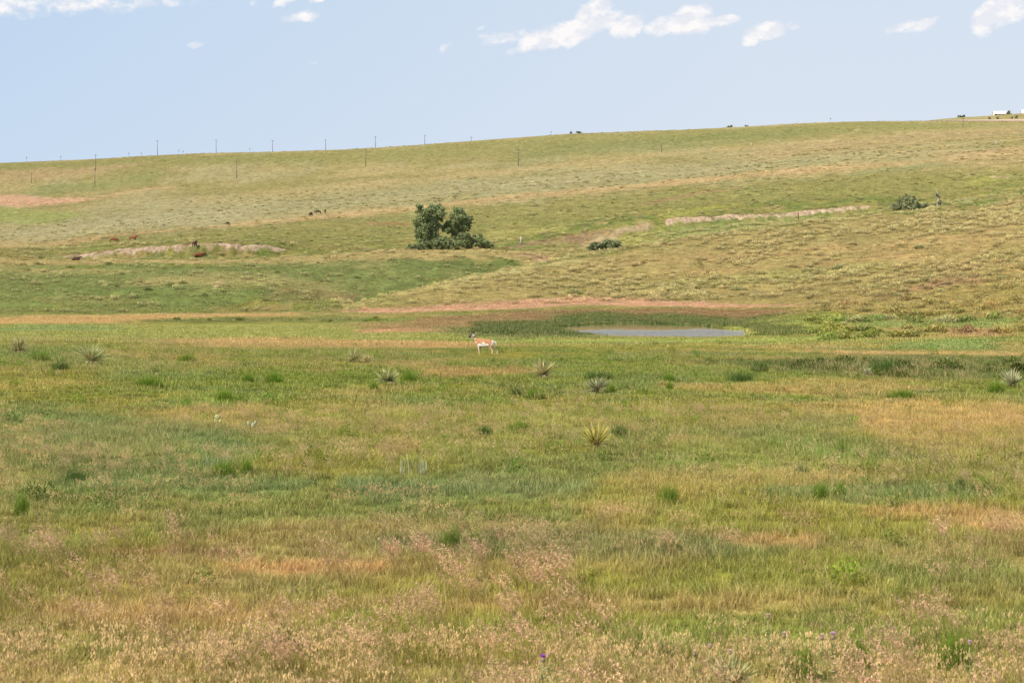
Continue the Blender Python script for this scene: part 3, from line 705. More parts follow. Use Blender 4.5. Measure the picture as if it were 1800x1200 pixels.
def cow(px, py, pose, hue, rz, s, label, y=None):
    key = (pose, hue)
    if key not in COWM:
        rgb = {'red': (.27, .085, .04), 'dark': (.085, .042, .026)}[hue]; mat = simple('hide_'+hue, rgb, .3, 2.5, .8)
        me, hd = cow_body(pose); me.materials.clear(); me.materials.append(mat)
        r = empty('cow', (0, 0, 0)); link('body', me, r); dz = -.56 if pose == 'lie' else 0
        mb = MB(); mb.tube([(-1.04, 0, 1.2+dz), (-1.14, 0, 1.0+dz), (-1.13, 0, .62+max(dz, -.3)), (-1.12, 0, .5+max(dz, -.3))], [.03, .025, .02, .05], 6); mb.build('tail', mat, r, True)
        h = Vector(hd[2][1])+V(0, 0, dz)
        for q in (1, -1):
            mb = MB(); mb.tube([h+V(-.03, q*.10, .06), h+V(-.05, q*.22, .07), h+V(-.05, q*.30, .02)], [.03, .055, .01], 6); mb.build('ear', mat, r, True)
        COWM[key] = r
        o = r
    else: o = copy_tree(COWM[key])
    x, yy, z = hit(px, py)
    if y: x = (px-900)/F*y; yy = y
    o.location = (x, yy, gz(x, yy)-.03); o.rotation_euler = (0, 0, math.radians(rz)); o.scale = (s*1.12,)*3
    tag(o, label, 'cow', 'cattle grazing on the far left slope')
cow(201, 427, 'graze', 'red', 8, 1.12, 'red-brown cow grazing on the left slope, lower and left of its neighbour')
cow(235, 424, 'stand', 'red', -10, 1.15, 'red-brown cow with head raised above the pale eroded bank')
cow(349, 453, 'lie', 'red', 20, 1.15, 'red-brown cow lying at the foot of the pale eroded bank')
cow(343, 438, 'stand', 'dark', 80, 1.0, 'dark brown cow seen end-on at the lip of the eroded bank')
cow(134, 458, 'lie', 'dark', -5, .9, 'small dark cow resting at the left end of the eroded bank')
cow(401, 396, 'graze', 'dark', 60, .8, 'lone small dark cow far up the slope right of the bank')
cow(547, 381, 'graze', 'dark', 250, 1.0, 'leftmost of three small dark cows in a row on the tan terrace edge')
cow(559, 377, 'graze', 'dark', 200, 1.0, 'middle of three small dark cows in a row on the tan terrace edge')
cow(572, 375, 'stand', 'dark', 100, .9, 'rightmost of three small dark cows in a row on the tan terrace edge')

# ------------------------------------------------------------------ trees and thickets
LEAFD = leaf_mat('cottonwood_leaves', False, (.25, .29, .135), straw=(.40, .42, .24), tr=.4, straw_at=.85)
LEAFG = leaf_mat('shrub_leaves', False, (.24, .27, .13), straw=(.42, .36, .24), tr=.25, straw_at=.78)
BARK = simple('pale_bark', (.52, .43, .33), .3, 1.5, .9)
TWIG = simple('grey_twigs', (.46, .38, .31), .3, 3, .9)
def crown(mb, c, r, n, s):
    subs = []
    for k in range(random.randint(7, 10)):
        d = V(random.gauss(0, 1), random.gauss(0, 1), random.gauss(0, .9)).normalized()*r*random.uniform(.3, 1.1); subs.append((c+d, r*random.uniform(.24, .5)))
    for k in range(n):
        sc, sr = random.choice(subs); d = V(random.gauss(0, 1), random.gauss(0, 1), random.gauss(0, 1)).normalized(); p = sc+d*sr*min(1.7, abs(random.gauss(0, .62))+.25)
        a = V(random.gauss(0, 1), random.gauss(0, 1), random.gauss(0, .8)).normalized()*s*random.uniform(.6, 1.2); b = a.cross(V(random.gauss(0, 1), random.gauss(0, 1), random.gauss(0, 1))).normalized()*s*random.uniform(.35, .6)
        mb.add([p-a, p-b, p+a, p+b], [(0, 1, 2, 3)], (random.random(), random.uniform(.5, .8), 0))
SUNV = Vector((-.72, -.50, .80)).normalized()
def tree(name, px, y, blobs, mat, trunk=None, leaf=.27, dens=38, label='', cat='tree', group=None, twigs=0, wood=BARK, part='crown'):
    """blobs: (px, py, r px) surveyed at distance y"""
    u = y/F; X0 = (px-900)*u; z0 = gz(X0, y); root = empty(name, (X0, y, z0))
    P = lambda qx, qy, dy=0: V((qx-900)*u-X0, dy, H+(HOR-qy)*u-z0)
    mb = MB(); cs = []
    for (bx, by, br) in blobs:
        br = br*(1.13 if y < 1000 else 1.3); c = P(bx, by, random.uniform(-.8, .8)*br*u); c.z = max(c.z, br*u*.55); cs.append((c, br*u))
        crown(mb, c, br*u, int(dens*br*br*.6), leaf)
    mb.build(part, mat, root)
    if trunk:
        mb = MB()
        for line in trunk:
            pts = [P(a, b, d) for (a, b, d, r) in line]
            fine = []; rr = []
            for i in range(len(pts)-1):
                for k in range(3):
                    t = k/3; fine.append(pts[i].lerp(pts[i+1], t)+V(random.uniform(-.06, .06), random.uniform(-.06, .06), 0)); rr.append(line[i][3]*(1-t)+line[i+1][3]*t)
            fine.append(pts[-1]); rr.append(line[-1][3]); mb.tube(fine, rr, 7)
        for (c, r) in cs:                                              # limbs into each clump
            q = min((V(*v) for v in mb.v[::7]), key=lambda v: (v-c).length+abs(v.z-c.z)*.3 if v.z < c.z+r else 99)
            mb.tube([q, q.lerp(c, .5)+V(random.uniform(-.2, .2), 0, random.uniform(-.2, .2)), c], [.10, .07, .03], 5)
        tv = [V(*v) for v in mb.v[::7]]; mb.build('trunk', wood, root, True)
    if twigs:
        mb = MB()
        if not trunk:                                                  # one low stem running through the thicket, twigs leave it
            st = [V(c.x, c.y*.3, max(.15, c.z*.5)) for c, r in sorted(cs, key=lambda q: q[0].x)]
            mb.tube(st, [.09]*len(st), 6); roots = list(st)
        else: roots = [min(tv, key=lambda v: abs(v.z-sum(c.z for c, r in cs)/len(cs)))]
        for k in range(twigs):
            c, r = random.choice(cs); d = V(random.gauss(0, 1), random.gauss(0, 1), abs(random.gauss(.3, 1))).normalized()
            a = min(roots, key=lambda v: (v-c).length); b = c+d*r*random.uniform(.9, 1.35); mb.tube([a, a.lerp(c, .6), c.lerp(b, .5)+V(random.uniform(-.1, .1), 0, .1), b], [.05, .045, .035, .012], 4)
        mb.build('branches', TWIG, root)
    return tag(root, label, cat, group)
tree('cottonwood_tree', 762, 512, [(741,369,8),(748,377,9),(768,368,9),(772,377,8),(739,387,10),(755,384,10),(767,388,9),(734,394,7),(746,398,10),(760,400,8),(751,410,8),(764,411,6),(737,412,6),(750,421,10),(760,426,9),(745,428,9),(758,370,7),(760,392,9),(742,404,8),(757,404,8),(768,420,7),(776,368,5)],
     LEAFD, [[(757,440,0,.42),(760,425,0,.36),(768,413,0,.30),(761,401,0,.22),(757,385,0,.14),(748,373,0,.06)], [(768,413,0,.26),(772,398,.5,.16),(770,376,.5,.06)], [(761,401,0,.2),(745,390,-.5,.10),(740,375,-.5,.05)]],
     twigs=40, label='taller left cottonwood with pale bare limb showing through dark leaves', group=None)
tree('cottonwood_tree', 802, 514, [(800,374,7),(811,376,7),(806,385,9),(817,386,8),(815,395,9),(823,395,5),(803,394,9),(790,394,6),(783,400,6),(795,402,8),(788,406,6),(823,401,4),(812,403,5),(800,411,6),(814,412,6),(796,380,6),(806,370,6),(824,386,6),(808,403,7),(798,418,6)],
     LEAFD, [[(802,440,0,.42),(803,425,0,.34),(801,416,0,.30),(807,405,0,.22),(808,390,0,.14),(806,378,0,.06)], [(801,416,0,.2),(793,405,.4,.14),(785,399,.4,.06)], [(801,428,.5,.2),(797,418,.6,.12),(794,408,.5,.05)]],
     twigs=26, label='shorter right cottonwood with forked pale trunk and an open gap on its left')
tree('low_thicket', 830, 509, [(812,416,7),(822,418,7),(832,421,7),(842,422,7),(850,426,6),(857,430,6),(863,434,4),(845,432,7),(830,431,8),(815,428,8),(838,433,6)], LEAFD, twigs=30,
     label='low leafy thicket sloping down to the right of the cottonwoods', cat='bush', part='foliage')
tree('low_thicket', 782, 507, [(771,424,6),(779,422,6),(787,426,7),(776,430,7),(790,432,7),(800,431,6),(768,434,5)], LEAFD, twigs=20,
     label='low leafy thicket filling the gap between the two cottonwood trunks', cat='bush', part='foliage')
tree('low_thicket', 732, 507, [(720,434,4),(728,434,4),(736,433,5),(744,434,5)], LEAFD, twigs=45,
     label='knee-high leafy thicket with grey dead twigs left of the cottonwoods', cat='bush', part='foliage')
tree('willow_bush', 1064, 452, [(1045,431,6),(1056,430,6),(1070,428,7),(1082,429,6),(1040,435,6),(1049,434,6),(1057,437,6),(1066,433,7),(1074,436,6),(1083,432,6),(1088,436,5),(1094,438,3),(1061,439,5)], LEAFG, twigs=20, leaf=.26,
     label='low dark green bush in the gully below the bare pale slope', cat='bush', part='foliage')
tree('willow_bush', 1600, 519, [(1583,352,5),(1593,349,5),(1606,351,5),(1570,364,6),(1620,364,5),(1596,362,7),(1628,370,6),(1640,371,5),(1578,362,6),(1588,359,6),(1608,360,6),(1590,366,8),(1602,367,8),(1612,368,6),(1576,371,5),(1620,369,5),(1630,368,4)], LEAFG, twigs=150, leaf=.26,
     label='twiggy grey-green bush beside the snag at the gully head', cat='bush', part='foliage')
tree('dead_snag', 1650, 522, [(1645,345,3),(1656,364,5),(1662,361,4),(1643,368,4),(1651,368,5)], LEAFG, [[(1650,376,0,.34),(1647,360,0,.30),(1650,346,0,.24),(1645,335,0,.08)], [(1650,346,0,.09),(1643,331,0,.03)], [(1650,345,0,.08),(1656,350,.3,.03)], [(1637,372,-.8,.18),(1645,362,-.2,.14)]],
     twigs=18, wood=TWIG, label='bare grey snag with broken top and a leaning pale log', cat='dead tree')
# ridge and farm trees
SKB = leaf_mat('distant_leaves', False, (.17, .20, .13), straw=(.14, .16, .11), tr=.1, straw_at=.9)
for (px, y, bl, lab) in [
    (1282, 1418, [(1279,227,1.5),(1284,226.9,1.8)], 'small dark bush on the ridge skyline right of centre'),
    (1311, 1415, [(1310,226,1.1),(1313,226,1)], 'tiny dark bush on the skyline right of its larger neighbour'),
    (1016, 1425, [(1004,236.3,1.5),(1016,235.3,2),(1020,235.5,1.6)], 'flat grey-green bush on the skyline above the middle slope'),
    (1670, 1900, [(1669,211.5,1.6),(1672,211.5,1.6)], 'low dark bush on the skyline left of the farm tree pair'),
    (1738, 1700, [(1738,210,2.2)], 'round dark bush by the dirt road left of the white farm building'),
    (1752, 1700, [(1752,210,1.8)], 'round dark bush in front of the white farm building'),
    (1777, 1700, [(1777,209.5,1.6)], 'small round bush right of the white farm building front'),
    (1784, 1700, [(1784,208.5,2.2)], 'dark round bush furthest right beside the dirt road')]:
    tree('round_bush', px, y, bl, SKB, leaf=.55, dens=60, label=lab, cat='bush', part='foliage')
tree('spruce_tree', 1686, 1880, [(1686,210,3),(1686,207.5,2.2),(1686,205,1.2)], SKB, [[(1686,213,0,.4),(1686,206,0,.1)]], leaf=.6, dens=60, label='pointed dark tree left of its rounder neighbour near the farm', cat='tree')
tree('farmyard_tree', 1691, 1880, [(1691,209,2.6),(1691,207,2.2)], SKB, [[(1691,213,0,.4),(1691,208,0,.1)]], leaf=.6, dens=60, label='rounded grey-green tree just right of the pointed one', cat='tree')
tree('farmyard_tree', 1771, 1885, [(1771,204,2),(1771,200.5,2.4),(1772,198,1.8),(1774,206,2)], SKB, [[(1771,208,0,.4),(1771,200,0,.1)]], leaf=.6, dens=60, label='upright dark tree at the right end of the white farm building', cat='tree')

# ------------------------------------------------------------------ farm buildings, road
def barn(px0, px1, pyt, pyb, y, label, roofc):
    u = y/F; x0, x1 = (px0-900)*u, (px1-900)*u; xc = (x0+x1)/2; L_ = x1-x0; z0 = gz(xc, y); zt = H+(HOR-pyt)*u; hh = zt-z0
    r = empty('farm_building', (xc, y, z0)); w_ = 8; eh = hh*.5
    mb = MB(); mb.box((0, 0, eh*.5-.4), (L_, w_, eh+.8)); mb.add([(-L_/2, -w_/2, eh), (-L_/2, w_/2, eh), (-L_/2, 0, hh-.25)], [(0, 1, 2)]); mb.add([(L_/2, -w_/2, eh), (L_/2, w_/2, eh), (L_/2, 0, hh-.25)], [(0, 2, 1)])
    mb.build('wall', simple('white_siding', (.74, .70, .68), .08, 1, .7), r)
    mb = MB()
    for s in (-1, 1):
        a = [(-L_/2-.4, s*(w_/2+.9), eh-.35), (L_/2+.4, s*(w_/2+.9), eh-.35), (L_/2+.4, 0, hh), (-L_/2-.4, 0, hh)]
        mb.add(a+[(p[0], p[1], p[2]+.18) for p in a], [(0,1,2,3),(4,5,6,7),(0,1,5,4),(1,2,6,5),(2,3,7,6),(3,0,4,7)])
    mb.build('roof', simple('roof_sheet', roofc, .06, .5, .6), r)
    dk = simple('dark_opening', (.05, .05, .07), .2, 1, .4)
    n = max(2, int(L_/3.2))
    for k in range(n):
        q = -L_/2+(k+.5)*L_/n
        if k == 1: mb = MB(); mb.box((q, -w_/2-.03, 1.0), (1.1, .06, 2.0)); mb.build('door', dk, r)
        else: mb = MB(); mb.box((q, -w_/2-.03, eh*.5+.3), (2.2, .06, 1.2)); mb.build('window', dk, r)
    return tag(r, label, 'building')
barn(1744, 1769, 196.8, 207, 1900, 'long white farm building with a pale roof on the ridge', (.82, .76, .76))
barn(1793, 1822, 194.5, 203, 1930, 'pale farm building with bright white roof, cut by the right edge of the photo', (.85, .85, .85))
mb = MB(); pxs = np.arange(1540, 2300, 12); vs = []
for q in pxs:
    wdt = np.clip((q-1540)/220, .12, 1)
    for k in range(6):
        yy = 1440+(k/5-.3)*130*wdt; xx = (q-900)/F*yy; vs.append((xx, yy, gz(xx, yy)+.25))
fs = [(i*6+k, i*6+k+1, (i+1)*6+k+1, (i+1)*6+k) for i in range(len(pxs)-1) for k in range(5)]
mb.add(vs, fs); tag(mb.build('dirt_road', simple('pale_dirt', (.66, .46, .35), .1, .05, .95)), 'pale pink dirt road along the top of the ridge', 'road', kind='structure')

# ------------------------------------------------------------------ poles and posts
WOODP = simple('weathered_pole', (.16, .14, .13), .2, 2, .9); GREYI = simple('insulator', (.35, .35, .36), .1, 3, .4)
def power_pole(px, pt, pb, y, label):
    if y is None: y = hit(px, pb)[1]
    x = (px-900)/F*y; z0 = gz(x, y); hh = H+(HOR-pt)*y/F-z0
    r = empty('power_pole', (x, y, z0)); mb = MB(); mb.tube([(0, 0, -.3), (0, 0, hh)], [.19, .12], 8); mb.build('pole', WOODP, r, True)
    mb = MB(); mb.box((0, -.16, hh-.55), (.12, .12, .12)); mb.box((0, -.16, hh-.55), (2.2, .10, .13), .5); mb.build('crossarm', WOODP, r)
    for q in (-.95, 0, .95):
        mb = MB(); cx, cy = q*math.cos(.5), q*math.sin(.5)-.16; zz = hh-.48 if q else hh
        if not q: cy = 0
        mb.tube([(cx, cy, zz), (cx, cy, zz+.12), (cx, cy, zz+.2)], [.04, .07, .03], 6); mb.build('insulator', GREYI, r)
    tag(r, label, 'power pole', 'wooden power poles crossing the ridge')
for i, (px, pt, pb, y, lab) in enumerate([
    (278, 247, 273, 1440, 'wooden power pole on the skyline, leftmost of the skyline row'),
    (381, 246, 270, 1445, 'wooden power pole on the skyline, second from the left'),
    (480, 247, 268, 1450, 'wooden power pole on the skyline, third from the left'),
    (573, 246, 265, 1455, 'wooden power pole on the skyline, fourth from the left'),
    (660.5, 240, 262, 1460, 'wooden power pole on the skyline just right of the pole below the ridge'),
    (747, 238, 257, 1465, 'wooden power pole on the skyline above the cottonwoods'),
    (828.5, 241, 251, 1475, 'short-looking power pole top, last of the skyline row to the right'),
    (169.5, 272, 302, None, 'power pole rising past the skyline at left, behind a lower pole'),
    (168, 296, 328, None, 'power pole on the left slope directly below the one crossing the skyline'),
    (56.5, 303, 323, None, 'short thin power pole at the far left of the slope'),
    (417, 283, 314, None, 'tall dark power pole standing alone below the ridge left of centre'),
    (643.5, 263, 294, None, 'thin power pole below the ridge above and left of the cottonwoods'),
    (911, 262, 292, None, 'faint power pole below the ridge right of the cottonwoods'),
    (1162.5, 255, 268, None, 'small power pole on the tan band right of centre'),
    (1691, 208, 225, None, 'thin power pole in front of the dirt road near the farm')]):
    power_pole(px, pt, pb, y, lab)
def post(px, pt, y, r, mat, name, lab, cap=None, lean=0, group=None):
    x = (px-900)/F*y; z0 = gz(x, y); hh = H+(HOR-pt)*y/F-z0
    o = empty(name, (x, y, z0)); mb = MB(); mb.tube([(0, 0, -.2), (lean*hh*.5, 0, hh*.5), (lean*hh, 0, hh)], [r*1.1, r, r*.9], 7); mb.build('post', mat, o, True)
    if cap: mb = MB(); mb.box((lean*hh, -.02, hh-cap[1]/2), (cap[0], .08, cap[1])); mb.build('sign_plate', cap[2], o)
    tag(o, lab, 'post', group); return o
DK = simple('dark_metal', (.10, .11, .11), .1, 3, .6); RED = simple('red_brown_post', (.30, .13, .09), .25, 4, .9); CRM = simple('cream_paint', (.70, .60, .45), .1, 4, .7)
for (px, pt, lab) in [(48.5, 276.5, 'thin marker post leftmost on the skyline'), (108.5, 275, 'thin marker post with dark top on the skyline left of the double pole'),
    (228, 269.5, 'thin marker post on the skyline, left of a close pair before the first tall pole'), (249.5, 269, 'thin marker post on the skyline just left of the first tall pole'),
    (315.5, 264.5, 'thin marker post just right of the first tall skyline pole'), (323, 266, 'shorter marker post beside another right of the first tall skyline pole'),
    (440, 261.5, 'thin marker post on the skyline between the second and third tall poles'), (968.5, 232, 'thin marker post on the skyline right of the cottonwoods'), (1458.5, 208.5, 'thin marker post with square plate on the right skyline')]:
    post(px, pt, 1428, .05, DK, 'marker_post', lab, (.55, .8, DK), group='marker posts along the skyline')
p_ = post(890.5, 435.5, 497, .19, RED, 'fence_post', 'stout red-brown post at the left end of a pinkish track by the cottonwoods')
mb = MB(); mb.tube([(-.55, 0, 1.1), (.5, 0, 1.35)], [.08, .08], 6); mb.build('crosspiece', RED, p_)
post(916, 416, 515, .28, TWIG, 'weathered_stump', 'grey weathered stump with dark top standing right of the red-brown post', (.55, .5, DK))
post(1402.5, 372.5, 540, .16, RED, 'fence_post', 'short red-brown post standing in the right eroded bank')
post(1749, 247.5, hit(1749, 256)[1], .22, simple('pale_post', (.6, .6, .6), .1, 3, .7), 'marker_post', 'pale grey marker post with dark top on the upper right slope', (.5, 1.2, DK))
post(1319.5, 252, hit(1319.5, 257)[1], .25, CRM, 'marker_post', 'small cream marker post on the slope right of centre')

# ------------------------------------------------------------------ yuccas
YM = {}
def yucca_meshes(kind, seed):
    st = random.getstate(); random.seed(seed)
    g, sw = {'yellow': ((.27, .26, .06), (.52, .40, .10)), 'green': ((.26, .29, .12), (.48, .42, .22)), 'grey': ((.27, .28, .16), (.50, .45, .28)), 'tan': ((.32, .29, .13), (.52, .42, .22))}[kind]
    if kind not in YM: YM[kind] = (leaf_mat('yucca_'+kind, False, g, sw, .15, .60), leaf_mat('yucca_dead_'+kind, False, (.30, .22, .15), (.42, .34, .24), .1, .6))
    mb = MB()
    for k in range(190):
        az_ = random.uniform(0, 6.283); e = math.asin(random.uniform(.06, 1)**.75)*.97+.02; L_ = random.choice((.55, .8, .9, 1.0, 1.12))*random.uniform(.85, 1.08)
        d = V(math.cos(az_)*math.cos(e), math.sin(az_)*math.cos(e), math.sin(e)); s = d.cross(V(random.gauss(0, .4), random.gauss(0, .4), 1)).normalized()
        o = V(0, 0, .12)+d*.05; sag = V(0, 0, -.05*(1-e))
        mb.strip([o, o+d*L_*.4, o+d*L_*.75+sag*.5, o+d*L_+sag], [.013, .022, .015, .001], s, random.random(), 0, .35, 1)
    a = mb.build('leaves', YM[kind][0], mesh_only=True)
    mb = MB()
    for k in range(60):
        az_ = random.uniform(0, 6.283); L_ = random.uniform(.35, .75); d = V(math.cos(az_), math.sin(az_), random.uniform(-.25, .1))
        o = V(0, 0, .10); mb.strip([o, o+d*L_*.5+V(0, 0, .03), o+d*L_+V(0, 0, -.05)], [.012, .016, .002], V(-d.y, d.x, .3).normalized(), random.random(), 0, .4, .9)
    b = mb.build('dead_leaves', YM[kind][1], mesh_only=True); random.setstate(st); return a, b
def yucca(px, py, wpx, kind, label, fl=1.0, seed=1):
    x, y, z = hit(px, py); z = gz(x, y)+.03; s = wpx*1.02*y/F/2
    a, b = yucca_meshes(kind, seed); o = empty('yucca', (x, y, z+.04), random.uniform(0, 6)); o.scale = (s, s, s*fl*random.uniform(.8, 1.1)); o.rotation_euler = (random.uniform(-.3, .3), random.uniform(-.3, .3), random.uniform(0, 6))
    link('leaves', a, o); link('dead_leaves', b, o); tag(o, label, 'yucca', 'yucca plants in the prairie')
for k, a in enumerate([
    (1048, 790, 72, 'yellow', 'bright yellow-green yucca rosette standing alone in mid field', 1.05),
    (160, 640, 74, 'green', 'wide green yucca with straw-coloured spikes near the left edge', .95),
    (682, 676, 62, 'green', 'grey-green yucca left of centre beside a bright green clump', .95),
    (955, 666, 60, 'tan', 'tan dry yucca just right of the pronghorn below it', 1.0),
    (1052, 692, 58, 'grey', 'pale grey yucca with a green clump at its right foot', .9),
    (30, 622, 56, 'tan', 'straw-coloured yucca at the far left edge of the field', .9),
    (622, 638, 46, 'green', 'dark green yucca up the field left of the pronghorn', 1.0),
    (646, 640, 30, 'tan', 'small straw yucca touching the dark one left of the pronghorn', 1.1),
    (1524, 662, 24, 'grey', 'small pale yucca in front of the dark shrub band', 1.0),
    (1780, 682, 52, 'grey', 'large grey-green yucca near the right edge below the shrub band', 1.0),
    (1290, 1225, 110, 'green', 'large green yucca cut by the bottom edge right of centre', 1.0)]):
    yucca(*a[:5], fl=a[5], seed=50+k)

# ------------------------------------------------------------------ green clumps in the field
GCL = leaf_mat('green_clump', False, (.16, .24, .03), straw=(.25, .28, .05), tr=.3, straw_at=.85)
GCD = leaf_mat('dark_clump', False, (.09, .145, .035), straw=(.16, .18, .06), tr=.25, straw_at=.85)
def clump_mesh(seed, mat):
    random.seed(seed); mb = dome(900, .8, .5, .028, .03)
    for k in range(260):
        a_ = random.uniform(0, 6.283); q = .8*random.random()**.6
        blade(mb, V(q*math.cos(a_), q*math.sin(a_), 0), a_+random.uniform(-.6, .6), random.uniform(.2, .8), random.uniform(.4, .75)*(1-.35*q), .022, random.random()*.8)
    return mb.build('leafy_clump', mat, mesh_only=True)
CLM = [clump_mesh(900+k, GCL) for k in range(4)]+[clump_mesh(910+k, GCD) for k in range(2)]
for (px, py, wpx, hpx, v, lab) in [
    (70, 636, 34, 12, 0, 'bright green clump at far left below the straw yucca'), (106, 653, 28, 14, 4, 'darker green clump just right of and below the far-left bright one'),
    (262, 682, 46, 12, 1, 'wide bright green clump right of the bare patch at left'), (330, 637, 32, 9, 0, 'small green clump right of the wide green yucca'),
    (482, 674, 30, 12, 2, 'bright green clump standing highest of three left of centre'), (436, 672, 20, 9, 1, 'small green clump left of the brighter one above the tall green grass'),
    (395, 707, 34, 14, 3, 'green clump at the left end of the tall green grass strip'), (718, 672, 26, 12, 0, 'bright green clump touching the grey-green yucca on its right'),
    (656, 688, 16, 10, 2, 'small green clump at the lower left of the grey-green yucca'), (940, 702, 40, 12, 1, 'vivid green mound in the field below the tan yucca'),
    (908, 696, 26, 10, 4, 'dull green clump adjoining the left of the vivid mound'), (1074, 692, 20, 10, 3, 'green clump at the right foot of the pale grey yucca'),
    (1050, 668, 50, 8, 4, 'flat dark green clump behind the pale grey yucca'), (1175, 672, 24, 9, 2, 'small bright clump, upper of two right of the grey yucca'), (1178, 686, 14, 9, 0, 'small bright clump, lower of two right of the grey yucca'),
    (392, 840, 38, 18, 3, 'bright green clump in the blue-green grass at lower left'), (434, 834, 20, 13, 2, 'smaller green clump right of the one in the blue-green grass'),
    (36, 908, 26, 24, 1, 'upright green clump near the left edge in the lower field'), (793, 968, 28, 24, 0, 'upright bright green tuft in the lower middle, left one of two'),
    (836, 970, 22, 24, 2, 'upright bright green tuft in the lower middle, right one of two'), (1175, 886, 34, 18, 3, 'green clump in the lower field right of centre'),
    (1444, 880, 30, 17, 1, 'bright green clump in the right half of the lower field'), (1478, 876, 20, 12, 2, 'small green clump touching the right of a bigger one in the lower right field'),
    (1730, 868, 26, 17, 0, 'bright green clump near the right edge of the lower field'), (1690, 858, 16, 9, 4, 'small dull clump left of the bright one near the right edge'),
    (914, 760, 34, 12, 3, 'green clump in the middle of the field left of the yellow yucca'), (850, 768, 30, 10, 5, 'dull green clump far left of the yellow yucca'),
    (1088, 768, 26, 12, 5, 'dark green clump just right of the yellow yucca'), (1410, 838, 26, 8, 4, 'small dull green clump above the bright lower right one'),
    (1510, 1185, 44, 36, 1, 'green clump at the bottom edge right of the thistles'), (1415, 1205, 48, 40, 2, 'green clump at the bottom edge below the paired thistles'),
    (1680, 1180, 60, 40, 3, 'green clump near the bottom right corner'), (130, 852, 40, 12, 5, 'dark green clump in the lower left field'),
    (1478, 798, 22, 9, 2, 'small green clump below the tan patch at right'), (1560, 660, 50, 22, 4, 'tallest dark green clump in the shrub band at right'),
    (1335, 655, 28, 14, 5, 'dark clump at the left end of the shrub band'), (1300, 672, 44, 12, 4, 'dull green clump below the left end of the shrub band'), (1750, 690, 30, 12, 0, 'green clump left of the grey yucca at the right edge'), (1585, 702, 44, 10, 1, 'flat green clump below the middle of the shrub band')]:
    x, y, z = hit(px, py); u = y/F; o = link('green_clump', CLM[v]); o.location = (x, y, gz(x, y)-.02); o.rotation_euler = (0, 0, random.uniform(0, 6)); o.scale = (wpx*1.2*u/1.7, wpx*1.2*u/1.7, (hpx*u+.14)/.42)
    tag(o, lab, 'shrub', 'green clumps in the field')

# ------------------------------------------------------------------ sagebrush that stands out on the right hillside
SGM = leaf_mat('sage_leaves', False, (.42, .39, .17), straw=(.48, .42, .24), tr=.15, straw_at=.8)
def sage_mesh(seed): random.seed(seed); return dome(900, .8, .6, .06, .2).build('sagebrush', SGM, mesh_only=True)
SG = [sage_mesh(930+k) for k in range(4)]
for (px, py, wpx, hpx, lab) in [
    (1672, 568, 42, 17, 'large pale sagebrush above the red soil scar at right'), (1648, 566, 26, 11, 'smaller sagebrush leaning against the large pale one above the scar'),
    (1562, 562, 34, 13, 'rounded sagebrush on the lower right hillside, middle of three'), (1500, 568, 38, 15, 'wide sagebrush on the lower right hillside, left of the rounded one'),
    (1480, 572, 24, 8, 'low sagebrush at the left foot of the wide one'), (1300, 510, 34, 9, 'sagebrush above the pond rim right of centre'),
    (1420, 478, 36, 9, 'dark-based sagebrush in the middle of the right hillside'), (1475, 472, 30, 9, 'greyish sagebrush right of the dark-based one'),
    (1620, 436, 32, 9, 'isolated rounded sagebrush high on the right hillside'), (1810, 552, 34, 12, 'sagebrush cut by the right edge above the grass strip'),
    (1230, 530, 28, 7, 'low pale sagebrush just above the pond rim'), (1010, 515, 30, 9, 'pale sagebrush above the pink flat left of the pond'),
    (990, 490, 22, 7, 'small dark-shadowed sagebrush up the slope from the pink flat'), (800, 492, 26, 8, 'sagebrush on the hillside crest below the cottonwoods'),
    (1280, 412, 12, 6, 'small round grey-green bush alone on the gully floor'), (1580, 520, 24, 8, 'sagebrush just left of the reddish soil slope'), (1770, 555, 30, 8, 'flat sagebrush uphill from the red soil scar')]:
    x, y, z = hit(px, py); u = y/F; o = link('sagebrush', random.choice(SG)); o.location = (x, y, gz(x, y)-.04); o.rotation_euler = (0, 0, random.uniform(0, 6)); o.scale = (wpx*u/1.7, wpx*u/1.7, hpx*u/.6)
    tag(o, lab, 'sagebrush', 'sagebrush standing out on the right hillside')

